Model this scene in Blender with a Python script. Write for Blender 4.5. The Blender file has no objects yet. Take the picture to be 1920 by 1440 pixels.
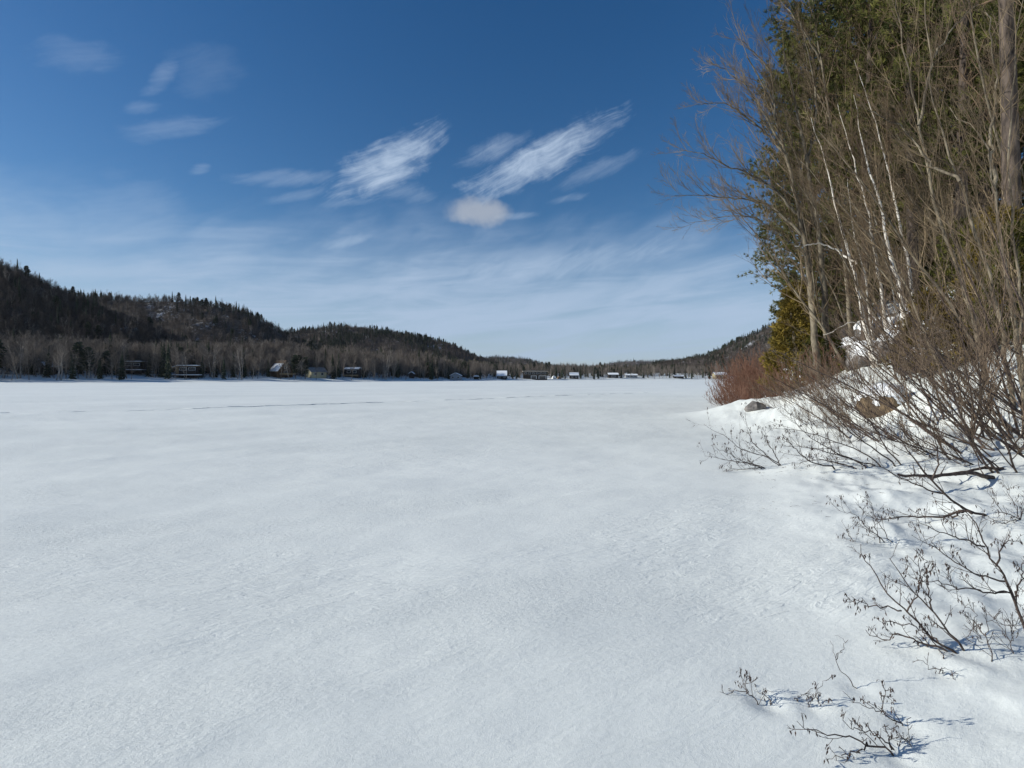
import bpy, math, random, time
import numpy as np
T0 = time.time()
random.seed(7)
SC = bpy.context.scene
COL = SC.collection

# ------------------------------------------------------------------ camera
F, U0, V0, EYE = 1000.0, 960.0, 709.0, 1.6      # focal length / horizon in photo pixels, eye height
cd = bpy.data.cameras.new('camera'); cam = bpy.data.objects.new('camera', cd); COL.objects.link(cam)
cd.sensor_width = 36.0; cd.sensor_fit = 'HORIZONTAL'; cd.lens = 36.0 * F / 1920.0
cd.shift_y = -(720.0 - V0) / 1920.0
cd.clip_start = 0.05; cd.clip_end = 20000.0
cam.location = (0, 0, EYE); cam.rotation_euler = (math.pi / 2, 0, 0)
SC.camera = cam

# ------------------------------------------------------------------ sun, sky, exposure
SUN_EL, SUN_AZ = math.radians(24.0), math.radians(-94.0)      # azimuth from +Y towards +X
sd = bpy.data.lights.new('sun', 'SUN'); sd.energy = 4.3; sd.angle = math.radians(0.53); sd.color = (1.0, 0.965, 0.86)
sun = bpy.data.objects.new('sun', sd); COL.objects.link(sun)
sx, sy, sz = math.cos(SUN_EL) * math.sin(SUN_AZ), math.cos(SUN_EL) * math.cos(SUN_AZ), math.sin(SUN_EL)
from mathutils import Vector
sun.rotation_euler = Vector((sx, sy, sz)).to_track_quat('Z', 'Y').to_euler()
sun.location = (-40, -5, 40)
SC.view_settings.view_transform = 'Standard'; SC.view_settings.look = 'None'
SC.view_settings.exposure = 0.26; SC.view_settings.gamma = 1.0; SC.view_settings.use_curve_mapping = False
SC.render.engine = 'CYCLES'
SC.cycles.max_bounces = 4; SC.cycles.diffuse_bounces = 2; SC.cycles.glossy_bounces = 2
SC.cycles.transparent_max_bounces = 6; SC.cycles.caustics_reflective = False; SC.cycles.caustics_refractive = False
SC.cycles.use_denoising = True

class E:                                             # small wrapper for math nodes
    nt = None
    def __init__(s, k): s.k = k
    @staticmethod
    def m(op, *a, clamp=False):
        n = E.nt.nodes.new('ShaderNodeMath'); n.operation = op; n.use_clamp = clamp
        for i, x in enumerate(a):
            if isinstance(x, E): E.nt.links.new(x.k, n.inputs[i])
            else: n.inputs[i].default_value = x
        return E(n.outputs[0])
    def __add__(s, o): return E.m('ADD', s, o)
    def __radd__(s, o): return E.m('ADD', s, o)
    def __sub__(s, o): return E.m('SUBTRACT', s, o)
    def __rsub__(s, o): return E.m('SUBTRACT', o, s)
    def __mul__(s, o): return E.m('MULTIPLY', s, o)
    def __rmul__(s, o): return E.m('MULTIPLY', s, o)
    def __truediv__(s, o): return E.m('DIVIDE', s, o)
def sstep(x, a, b, lo=0.0, hi=1.0):
    n = E.nt.nodes.new('ShaderNodeMapRange'); n.interpolation_type = 'SMOOTHSTEP'
    E.nt.links.new(x.k, n.inputs[0])
    for i, q in enumerate((a, b, lo, hi)): n.inputs[1 + i].default_value = q
    return E(n.outputs[0])
def xyz(a, b, c):
    n = E.nt.nodes.new('ShaderNodeCombineXYZ')
    for i, x in enumerate((a, b, c)):
        if isinstance(x, E): E.nt.links.new(x.k, n.inputs[i])
        else: n.inputs[i].default_value = x
    return E(n.outputs[0])
def noise(vec, scale, detail=4.0, rough=0.55, dist=0.0):
    n = E.nt.nodes.new('ShaderNodeTexNoise')
    n.inputs['Scale'].default_value = scale; n.inputs['Detail'].default_value = detail
    n.inputs['Roughness'].default_value = rough; n.inputs['Distortion'].default_value = dist
    if vec is not None: E.nt.links.new(vec.k, n.inputs['Vector'])
    return E(n.outputs['Fac'])
def mixc(f, a, b):
    n = E.nt.nodes.new('ShaderNodeMix'); n.data_type = 'RGBA'
    for idx, x in ((0, f), (6, a), (7, b)):
        if isinstance(x, E): E.nt.links.new(x.k, n.inputs[idx])
        elif idx == 0: n.inputs[0].default_value = x
        else: n.inputs[idx].default_value = (*x, 1) if len(x) == 3 else x
    return E(n.outputs[2])

def azel(u, v):
    return math.degrees(math.atan2(u - U0, F)), math.degrees(math.atan2(V0 - v, math.hypot(u - U0, F)))

def build_world():
    w = bpy.data.worlds.new('World'); SC.world = w; w.use_nodes = True
    nt = w.node_tree; nt.nodes.clear(); E.nt = nt
    out = nt.nodes.new('ShaderNodeOutputWorld'); bg = nt.nodes.new('ShaderNodeBackground')
    bg.inputs['Strength'].default_value = 0.125
    nt.links.new(bg.outputs[0], out.inputs[0])
    sky = nt.nodes.new('ShaderNodeTexSky'); sky.sky_type = 'NISHITA'; sky.sun_disc = False
    sky.sun_elevation = SUN_EL; sky.sun_rotation = SUN_AZ
    sky.altitude = 250; sky.air_density = 1.0; sky.dust_density = 0.35; sky.ozone_density = 2.2
    hs = nt.nodes.new('ShaderNodeHueSaturation'); hs.inputs['Hue'].default_value = 0.505; hs.inputs['Saturation'].default_value = 1.34; hs.inputs['Value'].default_value = 0.63
    nt.links.new(sky.outputs[0], hs.inputs['Color'])
    tc = nt.nodes.new('ShaderNodeTexCoord'); sp = nt.nodes.new('ShaderNodeSeparateXYZ')
    nt.links.new(tc.outputs['Generated'], sp.inputs[0])
    x, y, z = (E(sp.outputs[i]) for i in range(3))
    az = E.m('ARCTAN2', x, y) * (180 / math.pi)
    el = E.m('ARCSINE', z) * (180 / math.pi)
    # streak noise of the high cirrus, drawn out up to the right
    ca, sa = math.cos(math.radians(24)), math.sin(math.radians(24))
    warp = noise(xyz(az, el, 3.0), 0.09, 2.0) - 0.5
    al = az * ca + el * sa; ac = el * ca - az * sa + warp * 3.0
    st1 = noise(xyz(al * 0.10, ac * 1.0, 0.0), 0.85, 4.0, 0.62, 0.5)
    st2 = noise(xyz(al * 0.30, ac * 0.8, 5.0), 0.5, 3.0, 0.55, 0.3)
    st3 = noise(xyz(al * 0.16, ac * 2.2, 9.0), 1.5, 3.0, 0.6, 0.4)
    st4 = noise(xyz(al * 0.5, ac * 1.1, 21.0), 0.55, 5.0, 0.65, 0.8)
    streak = sstep(st1 * 0.30 + st4 * 0.45 + st3 * 0.25, 0.32, 0.68)
    w2 = noise(xyz(az, el * 1.3, 31.0), 0.22, 4.0, 0.6) - 0.5; w3 = noise(xyz(az, el * 1.3, 47.0), 0.30, 4.0, 0.6) - 0.5
    cloud = None
    P = [((70, 96), (215, 108), 26, .16, 1), ((275, 172), (335, 112), 13, .26, 1), ((320, 125), (450, 128), 36, .10, 1), ((330, 160), (420, 130), 30, .08, 1),
         ((236, 206), (300, 196), 11, .26, 1), ((215, 256), (420, 224), 16, .22, 1), ((355, 322), (392, 312), 9, .28, 1),
         ((430, 332), (625, 332), 14, .30, 1), ((500, 376), (620, 354), 9, .28, 1), ((635, 362), (812, 258), 36, .92, 1),
         ((600, 384), (700, 374), 7, .22, 1), ((700, 356), (820, 366), 18, .26, 1), ((885, 360), (1135, 236), 30, .92, 1), ((870, 300), (985, 258), 17, .45, 1),
         ((1040, 350), (1185, 292), 14, .30, 1), ((1035, 378), (1105, 362), 7, .30, 1), ((930, 408), (1010, 402), 6, .30, 1),
         ((600, 462), (690, 444), 9, .38, 1), ((850, 515), (1260, 464), 24, .42, 1), ((130, 420), (330, 380), 60, .16, 1)]
    for (a, b, wd, st, k) in P:
        A, B = azel(*a), azel(*b)
        cx, cy = (A[0] + B[0]) / 2, (A[1] + B[1]) / 2
        L = math.hypot(B[0] - A[0], B[1] - A[1]) / 2 + 1e-3
        dx, dy = (B[0] - A[0]) / 2 / L, (B[1] - A[1]) / 2 / L
        sc = math.degrees(1 / F) * F * F / (F * F + ((a[0] + b[0]) / 2 - U0) ** 2)
        W = wd * max(sc, 0.045)
        p = ((az - cx) * dx + (el - cy) * dy + w2 * (0.9 * L)) / L
        q = ((el - cy) * dx - (az - cx) * dy + warp * (wd * 0.03) + w3 * (W * 1.3)) / W
        r = p * p + q * q
        g = sstep(streak * 0.95 - r * 0.72, -0.80, 1.20) * (st * 0.90)
        cloud = g if cloud is None else E.m('MAXIMUM', cloud, g)
    # thin veil low in the sky, its upper edge slanted and streaky
    ve = el + warp * 5.0 - (st2 - 0.5) * 7.0 - E.m('ABSOLUTE', az + 6.0) * -0.045
    vs = sstep(noise(xyz(az * 0.05 + el * 0.10, el * 0.42 - az * 0.055, 12.0), 1.1, 4.0, 0.6, 0.6), 0.34, 0.66)
    veil = sstep(ve, 19.5, 6.0) * (vs * 0.26 + 0.62)
    cloud = E.m('MAXIMUM', cloud, sstep(ve, 18.0, 10.0) * vs * sstep(el, 1.0, 7.0) * 0.16)
    gen = sstep(el, 20.0, 45.0) * streak * 0.10 * sstep(E.m('ABSOLUTE', az), 50.0, 80.0)
    cloud = E.m('MINIMUM', cloud + gen, 1.0)
    col = mixc(veil, E(hs.outputs[0]), (2.75, 3.55, 4.75)); col = mixc(cloud, col, (3.7, 4.5, 5.6))
    # small low cumulus
    cx, cy = azel(898, 400)
    wx = (noise(xyz(az, el, 1.0), 0.55, 3.0) - 0.5)
    p = (az - cx + wx * 1.0) / 3.7; q = (el - cy + wx * 1.4 + E.m('ABSOLUTE', az - cx) * -0.07) / 1.55
    puff = sstep(p * p + q * q + (st2 - 0.5) * 0.8 + w3 * 1.6, 1.3, -0.1) * 0.66
    col = mixc(puff, col, (3.3, 3.5, 3.85))
    nt.links.new(col.k, bg.inputs['Color'])
    w.cycles.sampling_method = 'MANUAL'; w.cycles.sample_map_resolution = 256
build_world()

# ------------------------------------------------------------------ materials
MATS = {}
def material(name, c1, c2, scale=6.0, stretch=(1, 1, 1), rough=0.85, bump=0.0, bdist=0.01, lo=0.35, hi=0.65, spec=0.2, detail=5.0, coord='Object', var=0.0):
    m = bpy.data.materials.new(name); m.use_nodes = True; nt = m.node_tree; E.nt = nt
    bs = nt.nodes['Principled BSDF']; bs.inputs['Roughness'].default_value = rough; bs.inputs['Specular IOR Level'].default_value = spec
    tc = nt.nodes.new('ShaderNodeTexCoord'); mp = nt.nodes.new('ShaderNodeMapping'); mp.inputs['Scale'].default_value = stretch
    nt.links.new(tc.outputs[coord], mp.inputs[0])
    n = noise(E(mp.outputs[0]), scale, detail)
    col = mixc(sstep(n, lo, hi), c1, c2)
    if var > 0:
        oi = nt.nodes.new('ShaderNodeObjectInfo')
        hv = nt.nodes.new('ShaderNodeHueSaturation')
        nt.links.new((E(oi.outputs['Random']) * (2 * var) + (1 - var)).k, hv.inputs['Value'])
        nt.links.new(col.k, hv.inputs['Color']); col = E(hv.outputs[0])
    nt.links.new(col.k, bs.inputs['Base Color'])
    if bump > 0:
        b = nt.nodes.new('ShaderNodeBump'); b.inputs['Strength'].default_value = bump; b.inputs['Distance'].default_value = bdist
        nt.links.new(n.k, b.inputs['Height']); nt.links.new(b.outputs[0], bs.inputs['Normal'])
    MATS[name] = m; return m

def snow_material():
    m = bpy.data.materials.new('wind_crusted_snow'); m.use_nodes = True; nt = m.node_tree; E.nt = nt
    bs = nt.nodes['Principled BSDF']; bs.inputs['Roughness'].default_value = 0.62; bs.inputs['Specular IOR Level'].default_value = 0.25
    g = nt.nodes.new('ShaderNodeNewGeometry'); sp = nt.nodes.new('ShaderNodeSeparateXYZ'); nt.links.new(g.outputs['Position'], sp.inputs[0])
    x, y = E(sp.outputs[0]), E(sp.outputs[1])
    c, s = math.cos(math.radians(22)), math.sin(math.radians(22))
    a = x * c + y * s; b = y * c - x * s                       # wind direction
    big = noise(xyz(a * 0.35, b, 0.0), 0.16, 4.0, 0.5)
    patch = sstep(noise(xyz(a * 0.5, b, 4.0), 0.30, 5.0, 0.6, 0.6), 0.50, 0.66)
    mid = noise(xyz(a * 0.35, b, 1.0), 5.0, 4.0, 0.6, 0.8)
    fine = noise(xyz(a * 0.55, b, 2.0), 34.0, 5.0, 0.75)
    grain = noise(xyz(a, b, 3.0), 190.0, 2.0, 0.6)
    crust = noise(xyz(a * 0.30, b, 7.0), 11.0, 3.0, 0.6, 1.2)
    col = mixc(sstep(big, 0.3, 0.7), (0.70, 0.735, 0.72), (0.80, 0.83, 0.81))
    col = mixc(sstep(fine, 0.3, 0.75) * 0.55, col, (0.86, 0.89, 0.875))
    nt.links.new(col.k, bs.inputs['Base Color'])
    rgh = sstep(noise(xyz(a * 0.4, b, 15.0), 0.55, 4.0, 0.6, 0.4), 0.36, 0.64) * 0.75 + 0.48
    h = mid * 0.011 + fine * rgh * 0.0125 + grain * 0.0022 + sstep(crust, 0.40, 0.62) * patch * 0.006
    bp = nt.nodes.new('ShaderNodeBump'); bp.inputs['Strength'].default_value = 0.75; bp.inputs['Distance'].default_value = 1.0
    nt.links.new(h.k, bp.inputs['Height']); nt.links.new(bp.outputs[0], bs.inputs['Normal'])
    MATS['snow'] = m
snow_material()

def hill_material():
    m = bpy.data.materials.new('forest_floor_with_snow'); m.use_nodes = True; nt = m.node_tree; E.nt = nt
    bs = nt.nodes['Principled BSDF']; bs.inputs['Roughness'].default_value = 0.9; bs.inputs['Specular IOR Level'].default_value = 0.1
    g = nt.nodes.new('ShaderNodeNewGeometry'); sp = nt.nodes.new('ShaderNodeSeparateXYZ'); nt.links.new(g.outputs['Position'], sp.inputs[0])
    n1 = noise(E(g.outputs['Position']), 0.035, 6.0, 0.65); n2 = noise(E(g.outputs['Position']), 0.5, 5.0, 0.7)
    br = mixc(sstep(n2, 0.3, 0.7), (0.055, 0.045, 0.04), (0.10, 0.085, 0.075))
    col = mixc(sstep(n1 * 0.7 + n2 * 0.3, 0.55, 0.68), br, (0.62, 0.67, 0.74))
    nt.links.new(col.k, bs.inputs['Base Color'])
    MATS['hill'] = m
hill_material()

def birch_material():
    m = bpy.data.materials.new('birch_bark'); m.use_nodes = True; nt = m.node_tree; E.nt = nt
    bs = nt.nodes['Principled BSDF']; bs.inputs['Roughness'].default_value = 0.7; bs.inputs['Specular IOR Level'].default_value = 0.2
    tc = nt.nodes.new('ShaderNodeTexCoord'); mp = nt.nodes.new('ShaderNodeMapping'); mp.inputs['Scale'].default_value = (1.2, 1.2, 9)
    nt.links.new(tc.outputs['Object'], mp.inputs[0])
    n = noise(E(mp.outputs[0]), 1.6, 4.0, 0.6); n2 = noise(E(tc.outputs['Object']), 1.3, 3.0)
    col = mixc(sstep(n, 0.58, 0.66), mixc(sstep(n2, 0.4, 0.65), (0.74, 0.70, 0.64), (0.52, 0.46, 0.39)), (0.07, 0.055, 0.045))
    nt.links.new(col.k, bs.inputs['Base Color']); MATS['birch'] = m
birch_material()

material('grey_bark', (0.07, 0.057, 0.044), (0.24, 0.205, 0.15), 5, (1, 1, 0.3), bump=0.6, bdist=0.02)
material('pine_bark', (0.035, 0.028, 0.025), (0.115, 0.09, 0.075), 9, (1, 1, 0.25), bump=0.8, bdist=0.03)
material('twig_brown', (0.075, 0.050, 0.033), (0.20, 0.142, 0.090), 1.2, var=0.35)
material('twig_grey', (0.085, 0.062, 0.041), (0.25, 0.19, 0.12), 1.2, var=0.35)
material('twig_red', (0.125, 0.06, 0.042), (0.24, 0.135, 0.095), 1.5, var=0.1)
material('alder_bark', (0.040, 0.030, 0.028), (0.105, 0.078, 0.066), 30, bump=0.3, bdist=0.003)
material('alder_twig', (0.080, 0.056, 0.041), (0.20, 0.148, 0.104), 8, var=0.3)
material('catkin', (0.035, 0.024, 0.022), (0.075, 0.05, 0.042), 40)
material('pine_needles', (0.036, 0.046, 0.013), (0.135, 0.132, 0.034), 1.1, var=0.12)
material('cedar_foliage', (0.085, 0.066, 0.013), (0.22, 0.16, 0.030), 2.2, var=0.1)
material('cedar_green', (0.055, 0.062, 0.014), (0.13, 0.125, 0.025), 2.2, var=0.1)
material('sunlit_shore_twigs', (0.11, 0.092, 0.078), (0.225, 0.19, 0.16), 0.6, var=0.3)  # paler copy of far_twigs: sunlight on the shore belt painted into the colour
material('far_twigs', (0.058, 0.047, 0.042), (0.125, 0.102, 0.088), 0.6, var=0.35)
material('far_birch', (0.20, 0.17, 0.145), (0.44, 0.385, 0.33), 0.9, var=0.2)
material('far_conifer', (0.020, 0.028, 0.018), (0.052, 0.062, 0.034), 0.7, var=0.3)
material('rock', (0.09, 0.085, 0.085), (0.26, 0.24, 0.23), 3, bump=0.7, bdist=0.06)
material('rust_rock', (0.075, 0.055, 0.037), (0.20, 0.145, 0.09), 5, bump=0.7, bdist=0.05)
material('cap_snow', (0.80, 0.83, 0.87), (0.88, 0.90, 0.92), 3, bump=0.3, bdist=0.05, rough=0.6)
material('wood_brown', (0.075, 0.045, 0.028), (0.125, 0.08, 0.05), 4, (1, 1, 8))
material('wood_dark', (0.028, 0.024, 0.024), (0.055, 0.046, 0.042), 4, (1, 1, 8))
material('wood_tan', (0.24, 0.17, 0.09), (0.36, 0.27, 0.16), 3, (1, 1, 8))
material('paint_yellow', (0.40, 0.36, 0.23), (0.50, 0.45, 0.30), 3)
material('paint_white', (0.66, 0.66, 0.66), (0.78, 0.78, 0.78), 3)
material('paint_grey', (0.22, 0.23, 0.25), (0.34, 0.35, 0.37), 3)
material('metal_roof', (0.17, 0.165, 0.16), (0.27, 0.26, 0.25), 2, rough=0.7, spec=0.2)
material('glass', (0.02, 0.025, 0.03), (0.04, 0.045, 0.05), 2, rough=0.08, spec=0.5)
material('tarp_brown', (0.16, 0.10, 0.06), (0.25, 0.17, 0.11), 3)

# ------------------------------------------------------------------ numpy noise
_g = np.random.default_rng(11).normal(size=(256, 256, 2)); _g /= np.linalg.norm(_g, axis=2, keepdims=True)
def gnoise(x, y):
    xi = np.floor(x).astype(int); yi = np.floor(y).astype(int); fx = x - xi; fy = y - yi
    u = fx * fx * fx * (fx * (fx * 6 - 15) + 10); v = fy * fy * fy * (fy * (fy * 6 - 15) + 10)
    def d(i, j):
        g = _g[(xi + i) % 256, (yi + j) % 256]; return g[..., 0] * (fx - i) + g[..., 1] * (fy - j)
    return (d(0, 0) * (1 - u) + d(1, 0) * u) * (1 - v) + (d(0, 1) * (1 - u) + d(1, 1) * u) * v
def fbm(x, y, o=4, g=0.5):
    s = np.zeros(np.broadcast(x, y).shape); a = 1.0
    for k in range(o): s = s + a * gnoise(x * 2 ** k + 17.3 * k, y * 2 ** k + 5.1 * k); a *= g
    return s
def sm(x, a, b):
    t = np.clip((x - a) / (b - a), 0, 1); return t * t * (3 - 2 * t)

# ------------------------------------------------------------------ terrain
SHORE = np.array([(-260, -60), (-215, 60), (-176, 176), (-137, 202), (-85, 235), (-48, 290), (-22, 340), (14, 400), (60, 436), (110, 458), (178, 472), (330, 520)], float)
def shore_dist(x, y):                          # >0 on the far land
    best = np.full(np.shape(x), 1e9); side = np.zeros(np.shape(x))
    for a, b in zip(SHORE[:-1], SHORE[1:]):
        ab = b - a; t = np.clip(((x - a[0]) * ab[0] + (y - a[1]) * ab[1]) / (ab @ ab), 0, 1)
        dx, dy = x - a[0] - t * ab[0], y - a[1] - t * ab[1]; d = np.hypot(dx, dy)
        cr = ab[0] * dy - ab[1] * dx
        m = d < best; best = np.where(m, d, best); side = np.where(m, np.sign(cr), side)
    return best * side
EY = np.array([-60, -5, 1.2, 3.0, 6.0, 9.0, 14, 20, 24, 40, 60, 150, 300, 520.]); EX = np.array([8, 1.9, 1.6, 1.75, 2.9, 4.4, 6.0, 7.0, 9.2, 16, 24, 58, 118, 205.])
def edge_x(y): return np.interp(y, EY, EX)
WELLS = []
def H(x, y):
    x = np.asarray(x, float); y = np.asarray(y, float)
    r = np.hypot(x, y)
    z = 0.065 * fbm(x * 0.12, y * 0.12, 3) + 0.030 * fbm(x * 0.4 + y * 0.16, y * 0.9 - x * 0.3, 4) * (1 - sm(r, 40, 90))
    s = (x - edge_x(y)) * 0.85
    up = np.clip(s, 0, None)
    near = sm(y, 6, 13)                                        # close by, the bank stays low for longer
    bank = 0.10 * sm(s, -0.4, 1.0) + (0.16 + 0.40 * near) * sm(s, 0.4, 4.0)
    bank = bank + (np.clip(up - (6.2 - 3.6 * near), 0, 16) * 0.62 + np.clip(up - 22, 0, 60) * 0.42 + np.clip(up - 82, 0, 400) * 0.2) * (1 - 0.93 * sm(y, 45, 120))
    lump = sm(s, -0.3, 1.5)
    bank = bank + lump * (0.10 * fbm(x * 1.1, y * 1.1, 4) + 0.04 * fbm(x * 3.1 + 9, y * 3.1, 3))
    bank = bank + sm(up, 3.0, 8.0) * (0.9 * fbm(x * 0.28 + 3, y * 0.28, 4) + 0.4 * np.abs(fbm(x * 0.7, y * 0.7 + 8, 3)))
    z = z + bank
    z = z + 0.55 * np.exp(-((x - 9.6) / 2.0) ** 2 - ((y - 21.5) / 2.0) ** 2) + 0.55 * np.exp(-((x - 9.5) / 1.7) ** 2 - ((y - 16.5) / 1.6) ** 2)
    z = z + 0.10 * np.exp(-((y - 9.1 + 0.05 * x) / 0.45) ** 2) * sm(x, 3.6, 4.6) * (1 - sm(x, 6.2, 8))
    q = shore_dist(x, y)
    land = np.clip(q, 0, None)
    z = z + 0.9 * sm(q, -1, 4) + np.clip(land - 4, 0, 50) * 0.11 + np.clip(land - 54, 0, 3000) * 0.02 + sm(q, 2, 14) * 0.7 * fbm(x * 0.08, y * 0.08, 3)
    for wx, wy, wr, wd in WELLS:
        e = ((x - wx) ** 2 + (y - wy) ** 2) / wr ** 2; z = z + wd * (0.55 * e - 1.0) * np.exp(-e)
    return z

def mesh_from(name, V, Fc, smooth=True, mat=None, Fmat=None, mats=None):
    """V (n,3); Fc list of int arrays (m,k)"""
    me = bpy.data.meshes.new(name); V = np.asarray(V, np.float32)
    me.vertices.add(len(V)); me.vertices.foreach_set('co', V.ravel())
    Fc = [np.asarray(f, np.int32) for f in Fc if len(f)]
    nl = sum(f.size for f in Fc); npol = sum(len(f) for f in Fc)
    me.loops.add(nl); me.loops.foreach_set('vertex_index', np.concatenate([f.ravel() for f in Fc]))
    tot = np.concatenate([np.full(len(f), f.shape[1], np.int32) for f in Fc]); st = np.concatenate([[0], np.cumsum(tot)[:-1]]).astype(np.int32)
    me.polygons.add(npol); me.polygons.foreach_set('loop_start', st); me.polygons.foreach_set('loop_total', tot)
    me.polygons.foreach_set('use_smooth', np.full(npol, smooth))
    if mats:
        for k in mats: me.materials.append(MATS[k])
        me.polygons.foreach_set('material_index', np.concatenate(Fmat).astype(np.int32))
    elif mat: me.materials.append(MATS[mat])
    me.update(calc_edges=True); me.validate(); return me
def obj(name, me, parent=None, loc=None, **props):
    o = bpy.data.objects.new(name, me); COL.objects.link(o)
    if parent is not None: o.parent = parent
    if loc is not None: o.location = loc
    for k, v in props.items(): o[k] = v
    return o
def thing(name, label, cat, loc=(0, 0, 0), rz=0.0, group=None, scale=None):
    o = bpy.data.objects.new(name, None); COL.objects.link(o); o.location = loc; o.rotation_euler = (0, 0, rz)
    o.empty_display_size = 0.3; o['label'] = label; o['category'] = cat
    if group: o['group'] = group
    if scale is not None: o.scale = scale if hasattr(scale, '__len__') else (scale,) * 3
    return o
def dup(root, loc, rz, scale, label, group):
    r = root.copy(); COL.objects.link(r); r.location = loc; r.rotation_euler = (0, 0, rz)
    r.scale = scale if hasattr(scale, '__len__') else (scale,) * 3; r['label'] = label
    if group: r['group'] = group
    for ch in root.children:
        c = ch.copy(); COL.objects.link(c); c.parent = r
        for g in ch.children:
            d = g.copy(); COL.objects.link(d); d.parent = c
    return r
def grid_faces(nr, nc):
    i = np.arange((nr - 1) * nc).reshape(nr - 1, nc)[:, :-1].ravel()
    return np.stack([i, i + 1, i + nc + 1, i + nc], 1)
def px(u, v, d): return np.array([(u - U0) / F * d, d, EYE + (V0 - v) / F * d])
def hit(u, v):                                  # where the pixel's ray meets the ground
    d = np.linspace(1.2, 60, 6000); x = (u - U0) / F * d; z = EYE + (V0 - v) / F * d
    k = np.argmax(z <= H(x, d)); return px(u, v, d[k])

def build_ground():
    fine = np.radians(np.linspace(-52, 52, 760)); back = np.radians(np.linspace(52, 308, 300))[1:-1]
    A = np.concatenate([fine, back]); nc = len(A)
    r = [0.25]
    while r[-1] < 3500: r.append(r[-1] * (1.035 if r[-1] < 1.5 else 1.0125 if r[-1] < 14 else 1.017 if r[-1] < 60 else 1.05))
    R = np.array(r)
    X = R[:, None] * np.sin(A); Y = R[:, None] * np.cos(A); Z = H(X, Y)
    Z = np.where((R > 900)[:, None], np.minimum(Z, 4.0), Z)
    V = np.stack([X, Y, Z], 2).reshape(-1, 3)
    Fq = grid_faces(len(R), nc)
    i = np.arange(len(R) - 1) * nc
    Fw = np.stack([i + nc - 1, i, i + nc, i + 2 * nc - 1], 1)
    Fq = np.concatenate([Fq, Fw])[:, ::-1]
    obj('snow_ground', mesh_from('snow_ground', V, [Fq], True, 'snow'), kind='structure')
WELLS += [(p[0] + .02, p[1], .055 + .012 * p[1], .009 + .0025 * p[1]) for p in [hit(*b) for b in ((1462, 873), (1430, 877), (1849, 967), (1660, 1018), (1672, 1021), (1925, 1192), (1814, 1227), (1785, 1221), (1858, 1242), (1902, 1230), (1604, 1290), (1444, 1321), (1418, 1314), (1511, 1327), (1678, 1424), (1690, 1360), (1766, 1264))]]
build_ground()

# ------------------------------------------------------------------ hills
HILLS = {}
def hill(name, sil, base, ridge, back, mat='hill', rough=3.0, power=0.75, seed=0, vtree=0):
    """sil: (u, v) of the bare crest; base/ridge: distance along the view direction at u (lists of (u,d))"""
    us = np.arange(sil[0][0], sil[-1][0] + 1, 9.0)
    vs = np.interp(us, [s[0] for s in sil], [s[1] for s in sil])
    db = np.interp(us, [b[0] for b in base], [b[1] for b in base]); dr = np.interp(us, [b[0] for b in ridge], [b[1] for b in ridge])
    zr = np.maximum(EYE + (V0 - vs) / F * dr, 0.5)
    ts = np.concatenate([np.linspace(0, 1, 40), np.linspace(1, 2, 14)[1:]])
    V = np.zeros((len(ts), len(us), 3))
    for i, t in enumerate(ts):
        if t <= 1: d = db + (dr - db) * t; z = zr * (t ** power) - 1.5 * (1 - t)
        else: d = dr + back * (t - 1); z = zr * (1 - 0.9 * (t - 1) ** 1.3)
        x = (us - U0) / F * d
        am = rough * min(1, 4 * t, 1) * (0.35 if abs(t - 1) < 0.1 else 1)
        V[i, :, 0] = x; V[i, :, 1] = d; V[i, :, 2] = z + am * fbm(x * 0.02 + seed, d * 0.02, 4)
    Fq = grid_faces(len(ts), len(us))
    obj(name, mesh_from(name, V.reshape(-1, 3), [Fq], True, mat), kind='structure')
    HILLS[name] = (V, us, ts)
hill('hill_near_spur', [(-420, 400), (-200, 455), (-60, 490), (0, 508), (90, 543), (160, 574), (200, 594), (280, 624), (340, 648), (400, 680), (470, 700), (520, 708)],
     [(-420, 215), (0, 228), (300, 246), (520, 268)], [(-420, 290), (0, 270), (300, 270), (520, 286)], 150, rough=5, power=0.9, seed=3)
hill('hill_cliff', [(-420, 450), (-100, 520), (60, 545), (200, 562), (260, 568), (330, 567), (400, 577), (460, 588), (520, 618), (552, 642), (580, 656), (640, 676), (720, 694), (820, 706)],
     [(-420, 340), (200, 352), (520, 366), (820, 390)], [(-420, 480), (200, 425), (520, 418), (820, 440)], 260, rough=7, power=0.7, seed=9)
hill('hill_wooded_dome', [(400, 660), (520, 632), (580, 622), (620, 616), (660, 617), (720, 624), (800, 637), (850, 652), (880, 666), (920, 689), (950, 698), (1000, 706)],
     [(400, 520), (800, 560), (1000, 580)], [(400, 760), (700, 730), (1000, 700)], 420, rough=9, power=0.72, seed=15)
hill('hill_low_shoulder', [(780, 690), (880, 674), (930, 671), (960, 673), (1000, 677), (1030, 686), (1070, 693), (1110, 700)],
     [(780, 800), (1110, 860)], [(780, 1300), (1110, 1250)], 500, rough=10, power=0.7, seed=21)
hill('hill_far_ridge', [(900, 694), (1060, 692), (1100, 691), (1150, 681), (1180, 678), (1250, 678), (1300, 674), (1340, 671), (1450, 660), (1700, 640), (2300, 650)],
     [(900, 1100), (2300, 1100)], [(900, 2100), (2300, 2100)], 900, rough=14, power=0.8, seed=30)
hill('hill_across_the_bay', [(1150, 703), (1220, 688), (1290, 676), (1330, 667), (1360, 652), (1400, 634), (1440, 616), (1500, 588), (1600, 545), (1800, 480), (2300, 380)],
     [(1150, 520), (1340, 500), (2300, 330)], [(1150, 900), (1340, 800), (1700, 560), (2300, 520)], 300, rough=7, power=0.8, seed=41)

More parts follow.
